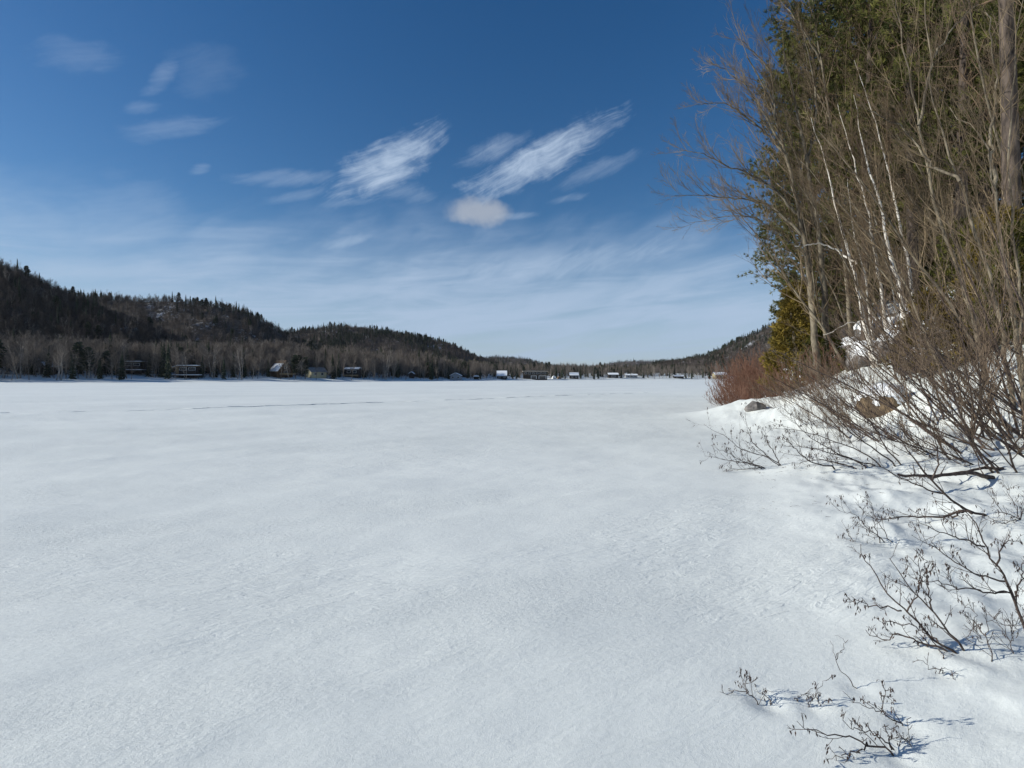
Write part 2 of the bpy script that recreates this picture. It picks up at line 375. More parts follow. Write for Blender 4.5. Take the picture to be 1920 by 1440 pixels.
# ------------------------------------------------------------------ branch growth
def nrm(v): return v / np.maximum(np.linalg.norm(v, axis=-1, keepdims=True), 1e-9)
def walk(rng, S, D, L, r0, r1, K, wob, trop=0.0, tv=(0, 0, 1)):
    n = len(S); P = np.zeros((n, K + 1, 3)); P[:, 0] = S; d = nrm(np.asarray(D, float)); tv = np.asarray(tv, float)
    for k in range(K):
        d = nrm(d + rng.normal(0, wob, (n, 3)) + trop * tv)
        P[:, k + 1] = P[:, k] + d * (L / K)[:, None]
    t = np.linspace(0, 1, K + 1)[None]
    return P, r0[:, None] * (1 - t) + r1[:, None] * t
def spawn(rng, P, R, per, t0, t1, ang, asd, lf, fall, rf, bias=None, bw=0.0):
    n, K1, _ = P.shape; idx = np.repeat(np.arange(n), per); m = len(idx)
    t = t0 + (t1 - t0) * (np.tile(np.arange(per), n) + rng.random(m)) / per
    f = np.clip(t * (K1 - 1), 0, K1 - 1.001); i = f.astype(int); w = (f - i)[:, None]
    S = P[idx, i] * (1 - w) + P[idx, i + 1] * w
    T = nrm(P[idx, i + 1] - P[idx, i]); q = rng.normal(size=(m, 3))
    if bias is not None: q = q + bw * np.asarray(bias)
    q = nrm(q - (q * T).sum(1, keepdims=True) * T); a = rng.normal(ang, asd, m)[:, None]
    D = T * np.cos(a) + q * np.sin(a)
    plen = np.linalg.norm(np.diff(P, axis=1), axis=2).sum(1)
    L = plen[idx] * lf * (1 - fall * (t - t0) / (t1 - t0 + 1e-6)) * rng.uniform(0.6, 1.25, m)
    r = (R[idx, i] * (1 - w[:, 0]) + R[idx, i + 1] * w[:, 0]) * rf
    return S, D, L, r
def tubes(P, R, sides):
    n, K1, _ = P.shape
    T = np.zeros_like(P); T[:, 1:-1] = P[:, 2:] - P[:, :-2]; T[:, 0] = P[:, 1] - P[:, 0]; T[:, -1] = P[:, -1] - P[:, -2]; T = nrm(T)
    m = nrm(P[:, -1] - P[:, 0]); ref = np.where(np.abs(m[:, 2:3]) > 0.75, np.array([[1.0, 0, 0]]), np.array([[0, 0, 1.0]]))[:, None, :]
    A = nrm(np.cross(T, ref)); B = np.cross(T, A)
    th = np.arange(sides) * 2 * math.pi / sides
    V = P[:, :, None] + R[:, :, None, None] * (A[:, :, None] * np.cos(th)[:, None] + B[:, :, None] * np.sin(th)[:, None])
    base = (np.arange(n)[:, None, None] * K1 + np.arange(K1 - 1)[None, :, None]) * sides
    j = np.arange(sides)[None, None, :]; j2 = (j + 1) % sides
    Fq = np.stack([base + j, base + j2, base + sides + j2, base + sides + j], 3).reshape(-1, 4)
    return V.reshape(-1, 3), Fq
class Geo:
    def __init__(s): s.V = []; s.F = []; s.M = []; s.n = 0
    def add(s, V, Fc, m=0): s.V.append(V); s.F.append(np.asarray(Fc) + s.n); s.M.append(np.full(len(Fc), m)); s.n += len(V)
    def tube(s, P, R, sides, m=0): s.add(*tubes(P, R, sides), m)
    def mesh(s, name, mats, smooth=True):
        mats = [mats] if isinstance(mats, str) else mats
        # group faces by size, keep material order
        V = np.concatenate(s.V); ks = sorted({f.shape[1] for f in s.F}); Fc, Mi = [], []
        for k in ks:
            Fc.append(np.concatenate([f for f in s.F if f.shape[1] == k])); Mi.append(np.concatenate([m for f, m in zip(s.F, s.M) if f.shape[1] == k]))
        return mesh_from(name, V, Fc, smooth, mats=mats, Fmat=Mi)
def spline(pts, K):
    pts = np.asarray(pts, float); n = len(pts); q = np.concatenate([[2 * pts[0] - pts[1]], pts, [2 * pts[-1] - pts[-2]]])
    seg = np.concatenate([[0], np.cumsum(np.linalg.norm(np.diff(pts, axis=0), axis=1))]); t = np.linspace(0, seg[-1], K + 1)
    i = np.clip(np.searchsorted(seg, t, 'right') - 1, 0, n - 2); w = ((t - seg[i]) / (seg[i + 1] - seg[i] + 1e-9))[:, None]
    a, b, c, d = q[i], q[i + 1], q[i + 2], q[i + 3]
    return 0.5 * (2 * b + (c - a) * w + (2 * a - 5 * b + 4 * c - d) * w ** 2 + (3 * b - a - 3 * c + d) * w ** 3)

# ---- small distant trees (one mesh each, several materials)
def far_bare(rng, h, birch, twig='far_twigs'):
    g = Geo(); tr = 0 if birch else 1; nst = rng.integers(1, 4) if birch else 1
    S = np.zeros((nst, 3)); S[:, :2] = rng.normal(0, 0.25, (nst, 2)); D = np.zeros((nst, 3)); D[:, 2] = 1; D[:, :2] = rng.normal(0, 0.13, (nst, 2))
    P, R = walk(rng, S, D, np.full(nst, h * 0.95) * rng.uniform(.75, 1, nst), np.full(nst, h * (0.0085 if birch else .011)), np.full(nst, 0.025), 6, 0.05, 0.04)
    g.tube(P, R, 4, tr)
    per = int(20 / nst) + 3
    S, D, L, r = spawn(rng, P, R, per, 0.28, 0.95, 0.75, 0.22, 0.40, 0.55, 0.6)
    P1, R1 = walk(rng, S, D, L, np.maximum(r, .035), np.full(len(r), .02), 3, 0.12, 0.16); g.tube(P1, R1, 3, tr if birch else 1)
    S, D, L, r = spawn(rng, P1, R1, 7, 0.2, 1.0, 0.6, 0.25, 0.42, 0.3, 0.7)
    P2, R2 = walk(rng, S, D, L, np.full(len(r), .024), np.full(len(r), .012), 2, 0.15, 0.12); g.tube(P2, R2, 3, 1)
    S, D, L, r = spawn(rng, P2, R2, 3, 0.2, 1.0, 0.6, 0.3, 0.6, 0.3, 0.7)
    P3, R3 = walk(rng, S, D, L, np.full(len(r), .016), np.full(len(r), .009), 1, 0.1, 0.1); g.tube(P3, R3, 3, 1)
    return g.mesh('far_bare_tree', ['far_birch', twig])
def far_conifer(rng, h, wide=0.17, bottom=0.06, pine=False):
    g = Geo()
    P, R = walk(rng, np.zeros((1, 3)), np.array([[0, 0, 1.0]]), np.array([h]), np.array([h * .012]), np.array([.02]), 5, 0.01); g.tube(P, R, 4, 0)
    n = int(h * (26 if not pine else 18)); t = bottom + (1 - bottom) * rng.random(n) ** (0.9 if not pine else .7); a = rng.random(n) * 6.283
    wid = h * wide * ((1 - t) ** 0.85 + 0.03) * rng.uniform(.55, 1.2, n)
    if pine: wid = h * wide * np.sin(np.clip(t, 0.05, 1) * 2.7) * rng.uniform(.4, 1.2, n)
    c = np.stack([np.zeros(n), np.zeros(n), t * h], 1); o = np.stack([np.cos(a), np.sin(a), rng.normal(-0.15 if not pine else .25, .15, n)], 1)
    tip = c + o * wid[:, None]; side = np.stack([-np.sin(a), np.cos(a), np.zeros(n)], 1) * (wid * .20 + .06)[:, None]
    dz = np.array([0, 0, 1.0]) * (h * .022 + .1)
    m1 = c + o * wid[:, None] * .6
    V = np.stack([c + dz * .6, m1 + side - dz * .6, tip - dz * .4, m1 - side - dz * .6, m1 + dz * .5], 1).reshape(-1, 3); b = np.arange(n)[:, None] * 5
    g.add(V, np.concatenate([b + [0, 1, 4], b + [1, 2, 4], b + [2, 3, 4], b + [3, 0, 4]]), 1)
    return g.mesh('far_conifer', ['far_twigs', 'far_conifer'], smooth=False)
rg = np.random.default_rng(5)
PROTO = [far_bare(rg, 11, False), far_bare(rg, 13, False), far_bare(rg, 12, False), far_bare(rg, 12, True), far_bare(rg, 14, True),
         far_conifer(rg, 11, .14), far_conifer(rg, 14, .12), far_conifer(rg, 13, .2, .25, True)] + [far_bare(rg, hh, bb, 'sunlit_shore_twigs') for hh, bb in ((12, False), (14, False), (13, False), (13, True), (15, True))]
PH = [11, 13, 12, 12, 14, 11, 14, 15]
PCOL = bpy.data.collections.new('forest_trees')
for i, me in enumerate(PROTO):
    o = bpy.data.objects.new('forest_tree_%02d' % i, me); PCOL.objects.link(o)
def forest(name, pts, scl, idx, rng, label, cat):
    me = bpy.data.meshes.new(name); n = len(pts); me.vertices.add(n); me.vertices.foreach_set('co', np.asarray(pts, np.float32).ravel())
    for nm, tp, dat in (('scl', 'FLOAT', scl), ('rotz', 'FLOAT', rng.random(n) * 6.283), ('pick', 'INT', idx)):
        at = me.attributes.new(nm, tp, 'POINT'); at.data.foreach_set('value', np.asarray(dat, np.int32 if tp == 'INT' else np.float32))
    o = obj(name, me, kind='stuff', label=label, category=cat)
    ng = bpy.data.node_groups.new(name, 'GeometryNodeTree')
    ng.interface.new_socket('Geometry', in_out='INPUT', socket_type='NodeSocketGeometry'); ng.interface.new_socket('Geometry', in_out='OUTPUT', socket_type='NodeSocketGeometry')
    N = ng.nodes.new; gi = N('NodeGroupInput'); go = N('NodeGroupOutput'); ip = N('GeometryNodeInstanceOnPoints'); ci = N('GeometryNodeCollectionInfo')
    ci.inputs[0].default_value = PCOL; ci.inputs['Separate Children'].default_value = True; ci.inputs['Reset Children'].default_value = True
    def attr(nm, tp):
        a = N('GeometryNodeInputNamedAttribute'); a.data_type = tp; a.inputs[0].default_value = nm; return a.outputs[0]
    cx = N('ShaderNodeCombineXYZ'); L = ng.links.new
    L(attr('rotz', 'FLOAT'), cx.inputs[2]); L(gi.outputs[0], ip.inputs['Points']); L(ci.outputs[0], ip.inputs['Instance']); ip.inputs['Pick Instance'].default_value = True
    L(attr('pick', 'INT'), ip.inputs['Instance Index']); L(cx.outputs[0], ip.inputs['Rotation']); L(attr('scl', 'FLOAT'), ip.inputs['Scale']); L(ip.outputs[0], go.inputs[0])
    md = o.modifiers.new('trees', 'NODES'); md.node_group = ng
    return o
def cover(hname, n, conif, seed, label, smin=.38, smax=.72, tmax=1.25, top=0.5, clear=()):
    V, us, ts = HILLS[hname]; rng = np.random.default_rng(seed)
    nr, nc = V.shape[:2]
    wts = np.linalg.norm(V[:-1, 1:] - V[:-1, :-1], axis=2) * np.linalg.norm(V[1:, :-1] - V[:-1, :-1], axis=2)
    wts = wts * (ts[:-1] < tmax)[:, None]; wts = np.where(((us[:-1] > -140) & (us[:-1] < 1980))[None], wts, 0)
    c = rng.choice(wts.size, n, p=(wts / wts.sum()).ravel()); i, j = c // (nc - 1), c % (nc - 1); a, b = rng.random((2, n, 1))
    p = (V[i, j] * (1 - a) + V[i + 1, j] * a) * (1 - b) + (V[i, j + 1] * (1 - a) + V[i + 1, j + 1] * a) * b
    t = ts[i] + a[:, 0] * (ts[np.minimum(i + 1, nr - 1)] - ts[i])
    keep = np.ones(n, bool)
    uu = U0 + F * p[:, 0] / p[:, 1]; vv = V0 - F * (p[:, 2] - EYE) / p[:, 1]
    for (u0, u1, v0, v1, k) in clear: keep &= ~((uu > u0) & (uu < u1) & (vv > v0) & (vv < v1) & (rng.random(n) < k))
    patch = fbm(p[:, 0] * 0.012 + seed, p[:, 1] * 0.012, 3)
    pc = np.clip(conif + 0.9 * patch + top * np.exp(-((t - 1) / .12) ** 2), 0.02, .95)
    con = rng.random(n) < pc
    idx = np.where(con, np.where(rng.random(n) < .12, 7, rng.integers(5, 7, n)), np.where(rng.random(n) < .05, rng.integers(3, 5, n), rng.integers(0, 3, n)))
    p[:, 2] -= 0.4
    forest(hname.replace('hill', 'forest'), p[keep], rng.uniform(smin, smax, n)[keep], idx[keep], rng, label, 'forest')
cover('hill_near_spur', 8000, -.18, 1, 'bare grey-brown forest covering the near spur of the big hill', top=.05)
cover('hill_cliff', 12000, .06, 2, 'mixed forest on the hill with the snowy cliff band', top=.16, clear=((310, 430, 588, 606, .4),))
cover('hill_wooded_dome', 14000, .26, 3, 'dark mixed forest on the domed hill in the valley', smin=.42, smax=.8, top=.25)
cover('hill_low_shoulder', 5000, .2, 4, 'thin woods on the low shoulder behind the domed hill', top=.3)
cover('hill_far_ridge', 9000, .12, 5, 'hazy woods on the long ridge closing the valley', smin=.6, smax=1.0, top=.3)
cover('hill_across_the_bay', 11000, .16, 6, 'mixed woods on the steep hill across the bay', top=.5)
print('hills', time.time() - T0)

# ------------------------------------------------------------------ far-shore houses
def bx(g, c, s, m=0, rz=0.0):
    c = np.array(c, float); s = np.array(s, float) / 2
    v = np.array([(x, y, z) for z in (-1, 1) for y in (-1, 1) for x in (-1, 1)], float) * s
    if rz: v[:, :2] = v[:, :2] @ np.array([[math.cos(rz), math.sin(rz)], [-math.sin(rz), math.cos(rz)]])
    g.add(v + c, [[0, 2, 3, 1], [4, 5, 7, 6], [0, 1, 5, 4], [2, 6, 7, 3], [0, 4, 6, 2], [1, 3, 7, 5]], m)
def part(name, mat, parent, boxes):
    g = Geo()
    for b in boxes: bx(g, *b)
    return obj(name, g.mesh(name, mat, smooth=False), parent)
def prism(g, poly, y0, y1, axis='y'):
    """polygon in (x,z) drawn out along y (or in (y,z) along x)"""
    n = len(poly); A = np.array([(p[0], y0, p[1]) for p in poly]); B = np.array([(p[0], y1, p[1]) for p in poly])
    if axis == 'x': A, B = A[:, [1, 0, 2]], B[:, [1, 0, 2]]
    base = g.n; g.add(np.concatenate([A, B]), [[i, (i + 1) % n, n + (i + 1) % n, n + i] for i in range(n)])
    g.F.append(np.array([list(range(n))[::-1]]) + base); g.M.append(np.zeros(1)); g.F.append(np.array([list(range(n, 2 * n))]) + base); g.M.append(np.zeros(1))
def window(parent, x, z, w, h, yf, axis='y'):
    o = part('window', 'glass', parent, [((x, yf - .02, z), (w, .06, h))] if axis == 'y' else [((yf - .02, x, z), (.06, w, h))])
    t = .09
    if axis == 'y': b = [((x, yf - .04, z + h / 2 + t / 2), (w + 2 * t, .12, t)), ((x, yf - .04, z - h / 2 - t / 2), (w + 2 * t, .12, t)), ((x - w / 2 - t / 2, yf - .04, z), (t, .115, h)), ((x + w / 2 + t / 2, yf - .04, z), (t, .115, h))]
    else: b = [((yf - .04, x, z + h / 2 + t / 2), (.12, w + 2 * t, t)), ((yf - .04, x, z - h / 2 - t / 2), (.12, w + 2 * t, t))]
    part('frame', 'paint_white', o, b)
def place(u, d, dz=0.0):
    x = (u - U0) / F * d; return (x, d, float(H(x, d)) + dz)
HOUSE_SPOTS = []
def lot(u, d, w):
    if u > 150: HOUSE_SPOTS.append((u, d, w))
def gable(name, label, u, d, w, dep, wh, rh, wall, roof, rz=0.0, ridge='y', snow=True, wins=(), deck=None, chim=False, dz=0.0, door=None, gablewin=False, over=.5, patchy=False):
    """ridge 'y': gable end faces the lake; ridge 'x': eaves face the lake"""
    loc = place(u, d, dz); t = thing(name, label, 'house', loc, rz, 'houses along the far shore'); lot(u, d, w)
    g = Geo()
    if ridge == 'y': prism(g, [(-w / 2, -1.5), (w / 2, -1.5), (w / 2, wh), (0, wh + rh - .02), (-w / 2, wh)], -dep / 2, dep / 2)
    else: prism(g, [(-dep / 2, -1.5), (dep / 2, -1.5), (dep / 2, wh), (0, wh + rh - .02), (-dep / 2, wh)], -w / 2, w / 2, 'x')
    obj('wall', g.mesh('wall', wall, smooth=False), t)
    W = w if ridge == 'y' else dep; Ln = dep if ridge == 'y' else w
    sl = rh / (W / 2); ex = W / 2 + over; lo = wh - sl * over
    for s in (-1, 1):
        g = Geo(); prism(g, [(s * ex, lo), (s * ex, lo + .18), (0, wh + rh + .2), (0, wh + rh + .02)], -Ln / 2 - over, Ln / 2 + over, 'y' if ridge == 'y' else 'x')
        r = obj('roof', g.mesh('roof', roof, smooth=False), t)
        if snow:
            g = Geo(); e0, e1 = (.97, .02) if not patchy else (.93, .30)
            y0, y1 = (-Ln / 2 - over + .1, Ln / 2 + over - .1) if not patchy else (-Ln / 2 - over + .5, Ln / 2 - .6)
            zz = lambda f: lo + (wh + rh - lo) * (1 - f) + .19
            prism(g, [(s * ex * e0, zz(e0)), (s * ex * e0, zz(e0) + .22), (s * ex * (e0 + e1) / 2, zz((e0 + e1) / 2) + .33), (s * ex * e1, zz(e1) + .28), (s * ex * e1, zz(e1))], y0, y1, 'y' if ridge == 'y' else 'x')
            obj('snow_cover', g.mesh('snow_cover', 'cap_snow', smooth=False), r)
    yf = -dep / 2
    for (x, z, ww, hh) in wins: window(t, x, z, ww, hh, yf)
    if door: part('door', 'wood_dark', t, [((door, yf - .03, 1.0), (.95, .08, 2.05))])
    if deck:
        dk = part('deck', 'wood_brown', t, [((0, yf - deck / 2, -.12), (w + 1.0, deck, .2))])
        part('railing', 'wood_tan', dk, [((0, yf - deck + .06, .85), (w + 1.0, .09, .12)), ((0, yf - deck + .06, .45), (w + 1.0, .05, .5))])
        for i in range(4): part('post', 'wood_dark', dk, [((-w / 2 + i * w / 3, yf - deck + .12, -1.0), (.16, .16, 1.7))])
    if chim: part('chimney', 'rock', t, [((w * .18, dep * .1, wh + rh * .9), (.7, .7, 2.0))])
    return t
def flat_cottage(name, label, u, d, w, dep, h, wall, side, dz, rz=0.0):
    loc = place(u, d, dz); t = thing(name, label, 'house', loc, rz, 'houses along the far shore'); lot(u, d, w)
    part('wall', wall, t, [((0, 0, h / 2 - 1), (w, dep, h + 2))])
    part('side_wall', side, t, [((-w / 2 - .62, .2, h / 2 - 1.2), (1.2, dep - .6, h + 1.5))])
    g = Geo(); prism(g, [(-w / 2 - 2.4, h - .75), (-w / 2 - .4, h), (w / 2 + .8, h + .05), (w / 2 + .8, h + .28), (-w / 2 - .4, h + .25), (-w / 2 - 2.4, h - .5)], -dep / 2 - .9, dep / 2 + .6)
    r = obj('roof', g.mesh('roof', 'wood_tan', smooth=False), t)
    g = Geo(); prism(g, [(-w / 2 - 2.3, h - .49), (-w / 2 - .4, h + .26), (w / 2 + .7, h + .285), (w / 2 + .65, h + .6), (-w / 2 - .4, h + .58), (-w / 2 - 2.2, h - .2)], -dep / 2 - .8, dep / 2 + .5)
    obj('snow_cover', g.mesh('snow_cover', 'cap_snow', smooth=False), r)
    for i in range(2): window(t, -w / 4 + i * w / 2, h * .66, w * .38, h * .34, -dep / 2)
    dk = part('terrace', 'wood_dark', t, [((.6, -dep / 2 - 1.7, -.75), (w + 3.6, 3.2, .35))])
    part('snow_cover', 'cap_snow', dk, [((.6, -dep / 2 - 1.7, -.44), (w + 3.4, 3.0, .25))])
    part('railing', 'wood_dark', dk, [((.6, -dep / 2 - 3.22, .15), (w + 3.6, .08, .1)), ((.6, -dep / 2 - 3.22, -.15), (w + 3.6, .05, .08))])
    for i in range(4): part('post', 'wood_dark', dk, [((.6 - w / 2 - 1.2 + i * (w + 2.4) / 3, -dep / 2 - 3.05, -1.6), (.2, .2, 1.5))])
    return t

flat_cottage('cottage', 'dark flat-roofed cottage half hidden by bare trees, snowy terrace below', 256, 222, 6.0, 5.5, 2.6, 'wood_dark', 'wood_dark', 1.9, .12)
flat_cottage('cottage', 'flat-roofed cottage with a sunlit tan side wall and raised snowy terrace', 357, 221, 6.6, 5.5, 3.0, 'wood_dark', 'wood_tan', 1.2, .18)
gable('chalet', 'brown steep-roofed chalet with patchy snow and a wide deck', 527, 242, 7.0, 7.5, 2.0, 4.4, 'wood_brown', 'wood_brown', rz=.95, ridge='y', deck=1.8, wins=((0, 1.2, 1.6, 1.3), (0, 3.4, 1.1, 1.1)), dz=.8, patchy=True, over=.7)
gable('bungalow', 'pale yellow bungalow with grey roof beside the chalet', 592, 250, 7.6, 6.0, 2.5, 1.8, 'paint_yellow', 'metal_roof', rz=.85, ridge='x', snow=False, wins=((-1.8, 1.4, 1.2, 1.1), (1.6, 1.4, 1.2, 1.1)), door=0.0, dz=.1)
gable('cabin', 'dark cabin under a pale low roof among birches', 662, 268, 6.6, 5.0, 3.6, .7, 'wood_dark', 'paint_grey', ridge='x', wins=((-1.4, 2.4, 1.6, 1.0), (1.5, 2.4, 1.6, 1.0)), deck=1.6, dz=.2)
gable('shed', 'small snow-capped shed among spruces near the dark cabin', 772, 296, 2.4, 2.4, 2.2, .8, 'wood_dark', 'paint_grey', ridge='y', wins=(), door=0.2, dz=.2)
gable('cottage', 'grey cottage with white trim and snow on its low gable', 855, 322, 6.2, 6, 2.4, 1.4, 'paint_grey', 'metal_roof', ridge='y', wins=((-1.6, 1.4, 1.1, 1.1), (1.6, 1.4, 1.1, 1.1)), door=0, dz=0)
gable('cottage', 'small cottage with a tall snow-white roof sloping to the ice', 941, 376, 6.6, 7.0, 2.2, 3.2, 'wood_dark', 'metal_roof', ridge='x', wins=((-1.8, 1.2, 1.1, 1.1), (1.8, 1.2, 1.1, 1.1)), door=0)
def lodge():
    u, d = 1003, 408; t = thing('lodge', 'long two-storey dark lodge with white-framed garage bays', 'house', place(u, d, .1), 0.05, 'houses along the far shore'); lot(u, d, 20)
    part('wall', 'wood_dark', t, [((0, 0, 2.2), (18, 7, 6.4))])
    r = part('roof', 'wood_tan', t, [((0, -.2, 5.55), (19.4, 8.4, .3))]); part('snow_cover', 'cap_snow', r, [((0, .3, 5.83), (19.0, 7.6, .22))])
    for i in range(6): window(t, -7.3 + i * 2.9, 4.2, 1.5, 1.2, -3.5)
    for x, w in ((-1.2, 3.6), (5.4, 5.0)):
        b = part('garage_bay', 'glass', t, [((x, -3.53, 1.2), (w, .12, 2.0))])
        part('frame', 'paint_white', b, [((x, -3.6, 2.35), (w + .8, .22, .32)), ((x - w / 2 - .2, -3.6, 1.1), (.36, .21, 2.2)), ((x + w / 2 + .2, -3.6, 1.1), (.36, .21, 2.2))])
    part('balcony', 'wood_tan', t, [((0, -3.95, 2.95), (18, .8, .18))])
lodge()
gable('cottage', 'dark cottage with bright snowy roof behind spruces', 1076, 436, 6.8, 6, 2.8, 1.9, 'wood_dark', 'metal_roof', ridge='x', wins=((-1.5, 1.6, 1.1, 1.1), (1.6, 1.6, 1.1, 1.1)), chim=True)
gable('boathouse', 'black boathouse with a bright white shed roof at the ice edge', 1149, 463, 8.2, 7, 2.6, 1.3, 'wood_dark', 'metal_roof', ridge='x', wins=((0, 1.3, 3.0, 1.6),))
gable('cottage', 'long low cottage with pale walls and a flat white roof', 1183, 470, 10.0, 6, 2.2, .9, 'paint_grey', 'metal_roof', ridge='x', wins=((-3, 1.2, 1.4, 1.0), (0, 1.2, 1.4, 1.0), (3, 1.2, 1.4, 1.0)))
gable('cabin', 'low dark cabin with a thin white roof line among dense spruces', 1272, 476, 8.0, 5, 1.7, .8, 'wood_dark', 'metal_roof', ridge='x', wins=((-2, .9, 1.2, .8),))
gable('house', 'beige house with pillared porch behind the red shrubs', 1349, 480, 10.5, 7, 3.6, 2.0, 'paint_yellow', 'metal_roof', ridge='x', wins=((-3, 1.6, 1.4, 1.6), (0, 1.6, 1.4, 1.6), (3, 1.6, 1.4, 1.6)), chim=True)
gable('house', 'snow-roofed house in deep shade among trees below the spur', 52, 204, 5.0, 6, 3.4, 2.4, 'wood_dark', 'metal_roof', rz=.5, ridge='y', dz=1.8, wins=((0, 2.2, 1.4, 1.2),))
gable('shed', 'shaded snow-covered shed low among trees below the spur', 95, 204, 4, 5, 2.0, 1.4, 'wood_dark', 'metal_roof', rz=-.4, ridge='y', dz=.9, door=0.3)
def cover_boat(u, d, w, h, mat, label):
    x = np.linspace(-1, 1, 11); t = thing('covered_boat', label, 'boat', place(u, d), 0.2); lot(u, d, w)
    g = Geo(); poly = [(a * w / 2, -.3 + (h + .3) * math.sqrt(max(0, 1 - a * a)) ** .8) for a in x]
    for y0, y1, s in ((-2.2, 0, 1), (0, 1.6, .8)): prism(g, [(p[0] * s, p[1] * s) for p in poly], y0, y1)
    obj('tarp', g.mesh('tarp', mat, smooth=False), t); part('hull', 'paint_grey', t, [((0, -2.4, .25), (w * .5, .6, .5))])
cover_boat(1038, 420, 3.2, 2.6, 'paint_white', 'rounded white tarp shelter on the shore beside the lodge')
cover_boat(1048, 424, 3.0, 2.2, 'tarp_brown', 'boat under a brown tarp beside the white shelter')
def gazebo():
    u, d = 893, 343; t = thing('gazebo', 'small open shelter with a domed snowy roof by the ice', 'shelter', place(u, d), .1); lot(u, d, 4)
    for sx_ in (-1, 1):
        for sy_ in (-1, 1): part('post', 'wood_dark', t, [((sx_ * 1.5, sy_ * 1.2, .6), (.22, .22, 2.4))])
    r = part('roof', 'wood_dark', t, [((0, 0, 1.85), (4.0, 3.2, .2))])
    g = Geo(); prism(g, [(math.cos(a) * 1.95, 1.96 + .75 * math.sin(a)) for a in np.linspace(0, math.pi, 9)], -1.5, 1.5); obj('snow_cover', g.mesh('snow_cover', 'cap_snow', smooth=False), r)
    part('back_wall', 'wood_dark', t, [((0, 1.3, .7), (2.7, .1, 2.0))])
gazebo()
def pole(u, d, h, label):
    t = thing('utility_pole', label, 'pole', place(u, d)); P = np.array([[[0, 0, -.5], [0, 0, h / 2], [0.05, 0, h]]]); g = Geo(); g.tube(P, np.array([[.16, .14, .11]]), 6)
    obj('post', g.mesh('post', 'far_birch'), t); part('crossarm', 'wood_tan', t, [((0.03, 0, h - .5), (1.6, .12, .14))])
pole(333, 226, 9, 'pale wooden utility pole beside the cottage with tan side wall')
pole(396, 228, 8.5, 'pale wooden utility pole past the raised snowy terrace')

# ------------------------------------------------------------------ far-shore trees, one by one
def clear_of_houses(x, y, pad=1.0):
    u, d = U0 + F * x / y, y
    for (hu, hd, w) in HOUSE_SPOTS:
        if abs(u - hu) < (w / 2 + pad) * F / hd and d < hd + w * .9 + 1: return False
    return True
def along_shore(u):                             # distance of the shore line in view direction u
    d = np.linspace(60, 560, 1500); q = shore_dist((u - U0) / F * d, d); return d[np.argmax(q > 0)]
def far_trees():
    rng = np.random.default_rng(23); n = 0; inst = []
    spec = [('bare', (8, 9, 10)), ('birch', (11, 12)), ('spruce', (5, 6)), ('pine', (7,))]
    for u in np.arange(-45, 1365, 4.9):
        uu = u + rng.uniform(-3, 3); d0 = along_shore(uu); k = rng.choice(4, p=(.56, .23, .18, .03) if uu < 800 else (.22, .38, .38, .02))
        for tr in range(5):
            d = d0 + rng.uniform(3, 17) ** 1.0; x = (uu - U0) / F * d
            if clear_of_houses(x, d) or (k < 2 and rng.random() < .22 and d < d0 + 6): break
        else: continue
        if n >= 298: break
        pi = int(rng.choice(spec[k][1])); s = rng.uniform(.68, 1.12) * (1.0 if uu < 780 else .78)
        inst.append((spec[k][0], pi, x, d, s, uu)); n += 1
    ZN = [(30, 'before the shaded snow-roofed house'), (130, 'before the shaded shed'), (225, 'short of the dark flat-roofed cottage'), (305, 'between the two flat-roofed cottages'), (400, 'beside the raised snowy terrace'), (500, 'short of the brown chalet'), (560, 'beside the brown chalet'), (630, 'beside the yellow bungalow'), (720, 'around the dark low-roofed cabin'), (800, 'around the small shed'), (875, 'beside the grey cottage'), (920, 'beside the gazebo'), (970, 'beside the tall white-roofed cottage'), (1060, 'beside the lodge'), (1110, 'beside the dark snowy-roofed cottage'), (1165, 'beside the black boathouse'), (1230, 'beside the long low cottage'), (1310, 'around the low dark cabin'), (9999, 'beside the beige house')]
    zone = lambda u: next(t for m, t in ZN if u < m)
    look = {'bare': ('bare_tree', 'bare grey-brown tree on the far shore'), 'birch': ('birch_tree', 'pale-stemmed birch on the far shore'), 'spruce': ('spruce_tree', 'dark spruce on the far shore'), 'pine': ('pine_tree', 'broad dark pine on the far shore')}
    for kd, pi, x, d, s, uu in inst:
        o = bpy.data.objects.new(look[kd][0], PROTO[pi]); COL.objects.link(o); o.location = (x, d, float(H(x, d)) - .3)
        o.rotation_euler = (rng.normal(0, .03), rng.normal(0, .03), rng.random() * 6.28); o.scale = (s * rng.uniform(.85, 1.15), s * rng.uniform(.85, 1.15), s)
        lb = ('tall ' if s > .87 else 'short ' if s < .72 else '') + look[kd][1] + ' ' + zone(uu); o['label'] = lb; o['category'] = 'tree'; o['group'] = lb + ', standing in the shore row'
    # the wood behind the row
    n = 7500; u = rng.uniform(-150, 1500, n); dd = np.array([along_shore(q) for q in np.arange(-160, 1511, 10.0)]); d0 = np.interp(u, np.arange(-160, 1511, 10.0), dd)
    d = d0 + 14 + rng.random(n) ** .8 * np.where(u < 900, 75, 110); x = (u - U0) / F * d
    ok = np.array([clear_of_houses(a, b, .5) for a, b in zip(x, d)])
    x, d, u = x[ok], d[ok], u[ok]; n = len(x); con = rng.random(n) < np.clip(.10 + .55 * fbm(x * .03, d * .03, 3) + .25 * (u > 780), .04, .9)
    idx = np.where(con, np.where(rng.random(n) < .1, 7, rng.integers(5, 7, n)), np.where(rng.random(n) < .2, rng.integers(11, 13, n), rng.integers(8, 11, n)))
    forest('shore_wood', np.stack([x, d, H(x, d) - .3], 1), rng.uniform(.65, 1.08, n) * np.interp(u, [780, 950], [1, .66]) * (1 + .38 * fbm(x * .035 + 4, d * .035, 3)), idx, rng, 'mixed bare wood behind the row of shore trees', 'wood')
far_trees()
print('far shore', time.time() - T0)

